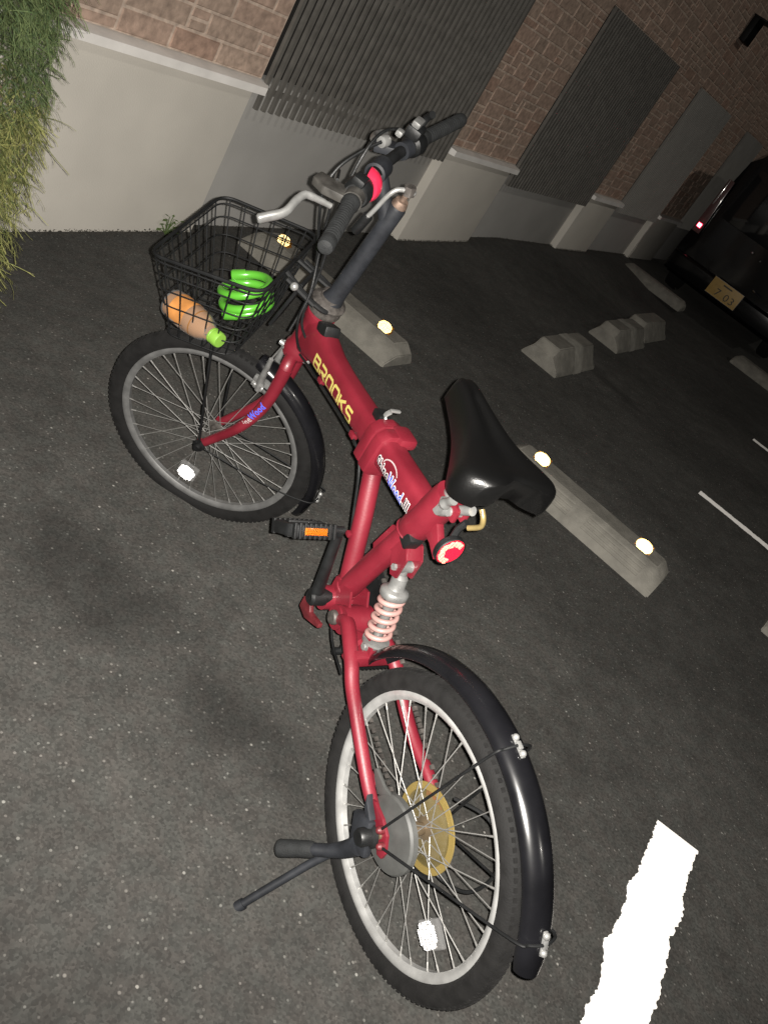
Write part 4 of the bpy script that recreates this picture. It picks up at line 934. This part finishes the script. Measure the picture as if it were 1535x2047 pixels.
# cables
for pts_, r_ in (([(.070, .102, .575), (.03, .125, .545), (-.02, .145, .50), (-.05, .14, .44), (-.03, .10, .33), (-.01, .055, .22), (-.01, .045, .13), (-.03, .04, .055)], .0038),
              ([(-.14, .115, .545), (-.08, .13, .53), (-.03, .12, .44), (-.03, .08, .30), (-.055, .045, .21), (-.075, .03, .13), (-.06, -.01, .05), (-.025, -.055, .03)], .0036),
              ([(.13, .085, .60), (.06, .11, .60), (.0, .115, .56), (-.03, .10, .45), (-.045, .055, .28), (-.06, .02, .12), (-.03, -.07, .04)], .0036)):
    m = MB(); m.tube(smooth_path(pts_, 8), r_, 8); m.build('cable', BLK, bike, XF)
m = MB(); m.tube(smooth_path([(-.024, 1.13, .752), (-.024, .99, .762), (-.022, .77, .766), (-.016, .70, .73), (.0, .655, .62), (.01, .60, .50), (-.02, .50, .39), (-.055, .36, .40)], 6), .0032, 8); m.build('cable', BLK, bike)
# front V-brake
m = MB()
for sg in (-1, 1):
    xb = sg * .040 - .012
    m.tube([(xb + sg * .004, .024, -.155), (xb + sg * .006, .030, -.115), (xb + sg * .010, .036, -.035)], [.012, .013, .008], 10, sx=.8)
    m.tube([(xb, .012, -.148), (xb, .040, -.150)], .011, 14); m.lathe([(.001, 0), (.008, 0), (.008, .008), (.001, .012)], (xb, .040, -.15), (0, 1, 0), 6)
    m.box((xb - sg * .004, .018, -.128), (.020, .066, .018), bev=.004); m.tube([(xb - sg * .006, .02, -.128), (xb + sg * .02, .02, -.122)], .006, 10)
m.tube([(-.062, .037, -.036), (.042, .037, -.036)], .0025, 8); m.tube([(.042, .037, -.036), (.014, .040, -.020)], .004, 8)
m.build('front_brake', ALU, bike, XF)
m = MB(); m.lathe([(.001, -.032), (.006, -.030), (.010, -.022), (.010, -.012), (.006, -.008), (.006, .022), (.013, .024), (.013, .05), (.008, .052), (.008, .066), (.001, .068)], (-.006, -.018, -.012), (0, 1, 0), 14); m.build('brake_bolt', STEEL, bike, XF)
# ---- basket
bk = MB()
TL = [V((-.190, .122, .219)), V((-.190, .403, .108)), V((.180, .403, .118)), V((.180, .128, .205))]
BL = [V((-.155, .118, -.035)), V((-.155, .300, -.105)), (V((.145, .300, -.105))), V((.145, .118, -.035))]
def loop_at(u, rc=.045, n=6):
    C = [a.lerp(b, u) for a, b in zip(BL, TL)]; out = []
    for i in range(4):
        p, q, r_ = C[i - 1], C[i], C[(i + 1) % 4]; a = q + (p - q).normalized() * rc; b = q + (r_ - q).normalized() * rc
        for k in range(n + 1): t = k / n; out.append(a * (1 - t) ** 2 + q * 2 * t * (1 - t) + b * t * t)
    return out
def closed_tube(mb, pts, r_, n=6): mb.tube(pts + [pts[0]], r_, n, caps=False)
closed_tube(bk, loop_at(1.0), .0046, 8); closed_tube(bk, loop_at(.94), .0022)
for u in (.0, .2, .4, .6, .8): closed_tube(bk, loop_at(u), .0020)
def per(u, s):  # point at fraction s of the perimeter
    P_ = loop_at(u, n=8); P_ = P_ + [P_[0]]; d = [(P_[i + 1] - P_[i]).length for i in range(len(P_) - 1)]; T_ = sum(d) * s
    for i, l in enumerate(d):
        if T_ <= l: return P_[i].lerp(P_[i + 1], T_ / l if l else 0)
        T_ -= l
    return P_[-1]
NV = 28
for k in range(NV): bk.tube([per(u, (k + .3) / NV) for u in (0, .25, .5, .75, 1)], .0020, 6)
for k in range(1, 9): t = k / 9; bk.tube([BL[0].lerp(BL[3], t), BL[1].lerp(BL[2], t)], .0018, 6)
for k in range(1, 5): t = k / 5; bk.tube([BL[0].lerp(BL[1], t), BL[3].lerp(BL[2], t)], .0018, 6)
bas = bk.build('basket', BLKM, bike, XF)
m = MB(); m.box((-.005, .082, .12), (.075, .010, .17), ((1, 0, 0), (0, .98, .1), (0, -.1, .98)), bev=.004); m.tube([(-.055, .02, .185), (-.055, .11, .20)], .008, 8); m.tube([(.05, .02, .185), (.05, .11, .20)], .008, 8); m.tube(smooth_path([(-.04, .122, .205), (-.05, .05, .19), (-.046, -.004, .182), (-.02, -.03, .18)], 5), .007, 8); m.tube(smooth_path([(.03, .122, .205), (.042, .05, .19), (.046, -.004, .182), (.02, -.03, .18)], 5), .007, 8); m.build('basket_bracket', BLKM, bas, XF)
m = MB(); m.ball((-.082, .082, .214), .011, 10); m.build('bracket_bolt', STEEL, bas, XF)
for sg, hx_ in ((-1, -.025 - .070), (1, -.025 + .070)):
    m = MB(); m.tube([(hx_, FH.y, FH.z), (hx_ - .0 + sg * .012, .13, -.25), (hx_ + sg * .016, .185, -.062)], .0055, 8, sx=.7); m.build('basket_stay', BLKM, bas, XF)

# ================================================================== things in the basket (top-level)
def wfm(): return BI @ XF
def axis_obj(name, label, cat): 
    return empty(name, label, cat, BI @ (XF @ V((-.12, .22, -.06))))
# bottle
WXF = BI @ XF
b0 = V((-.095, .330, -.055)); b1 = V((-.160, .170, -.004)); bd_ = (b1 - b0); BLN = bd_.length + .012; bd_.normalize()
bo = empty('drink_bottle', 'plastic bottle of milky tea with an orange label and lime cap lying in the basket', 'bottle', (0, 0, 0))
ctr = WXF @ ((b0 + b1) / 2); bo.location = ctr
BX = M.Translation(-ctr) @ WXF
m = MB(); pr = [(.001, .004), (.024, 0), (.034, .006), (.036, .02), (.036, .055), (.034, .06), (.036, .066), (.036, .095), (.034, .10), (.032, .118), (.020, .140), (.0155, .146), (.0155, .150)]
sc_ = BLN / .172; m.lathe([(r_ * 1.12, h * sc_) for r_, h in pr], b0, bd_, 28); body = m.build('body', CLEAR, bo, BX)
m = MB(); m.lathe([(.001, .006 * sc_), (.024, .006 * sc_), (.037, .010 * sc_), (.0385, .02 * sc_), (.0385, .10 * sc_), (.033, .116 * sc_), (.020, .136 * sc_), (.001, .137 * sc_)], b0, bd_, 28); m.build('tea', TEA, body, BX)
m = MB(); m.lathe([(.0406, .030 * sc_), (.0412, .034 * sc_), (.0412, .072 * sc_), (.0406, .078 * sc_)], b0, bd_, 28, a0=R(-70), a1=R(110)); m.build('label_band', LABELM, bo, BX)
m = MB(); m.lathe([(.0406, .030 * sc_), (.0412, .034 * sc_), (.0412, .072 * sc_), (.0406, .078 * sc_)], b0, bd_, 28, a0=R(110), a1=R(290)); m.build('label_band', LABELW, bo, BX)
m = MB(); pr = [(.012, .147), (.0195, .147), (.0195, .151), (.0185, .152), (.0195, .153), (.0195, .170), (.0175, .174), (.001, .1745)]; m.lathe([(r_ * 1.05, h * sc_) for r_, h in pr], b0, bd_, 28); m.build('cap', LIME, bo, BX)
# coiled lock
lk_c = V((.012, .186, .030)); lctr = WXF @ lk_c; lo_ = empty('coil_lock', 'bright green coiled cable lock lying in the basket', 'bicycle lock', lctr); LX = M.Translation(-lctr) @ WXF
ax_ = ((BI @ XF).to_3x3().inverted() @ (cu * .80 - cf * .62)).normalized(); q1 = ax_.orthogonal().normalized(); q2 = ax_.cross(q1); pts_ = []
for k in range(150):
    u = k / 149; a = u * 2 * math.pi * 2.6 + 2.2; rr_ = .061 + .004 * math.sin(a * .9 + 1); pts_.append(lk_c + ax_ * (-.034 + .070 * u + .006 * math.sin(a * .53)) + (q1 * math.cos(a) + q2 * math.sin(a) * 1.04) * rr_)
m = MB(); m.tube(pts_, .0112, 14); m.build('cable', GREENV, lo_, LX)
e_ = pts_[-1]; d_ = (pts_[-1] - pts_[-3]).normalized()
m = MB(); m.tube([e_ - d_ * .004, e_ + d_ * .03, e_ + d_ * .034], [.0145, .0145, .012], 16); e_ = pts_[0]; d_ = (pts_[0] - pts_[2]).normalized(); m.tube([e_ - d_ * .004, e_ + d_ * .03, e_ + d_ * .034], [.0145, .0145, .012], 16); m.build('lock_end', GREENV, lo_, LX)
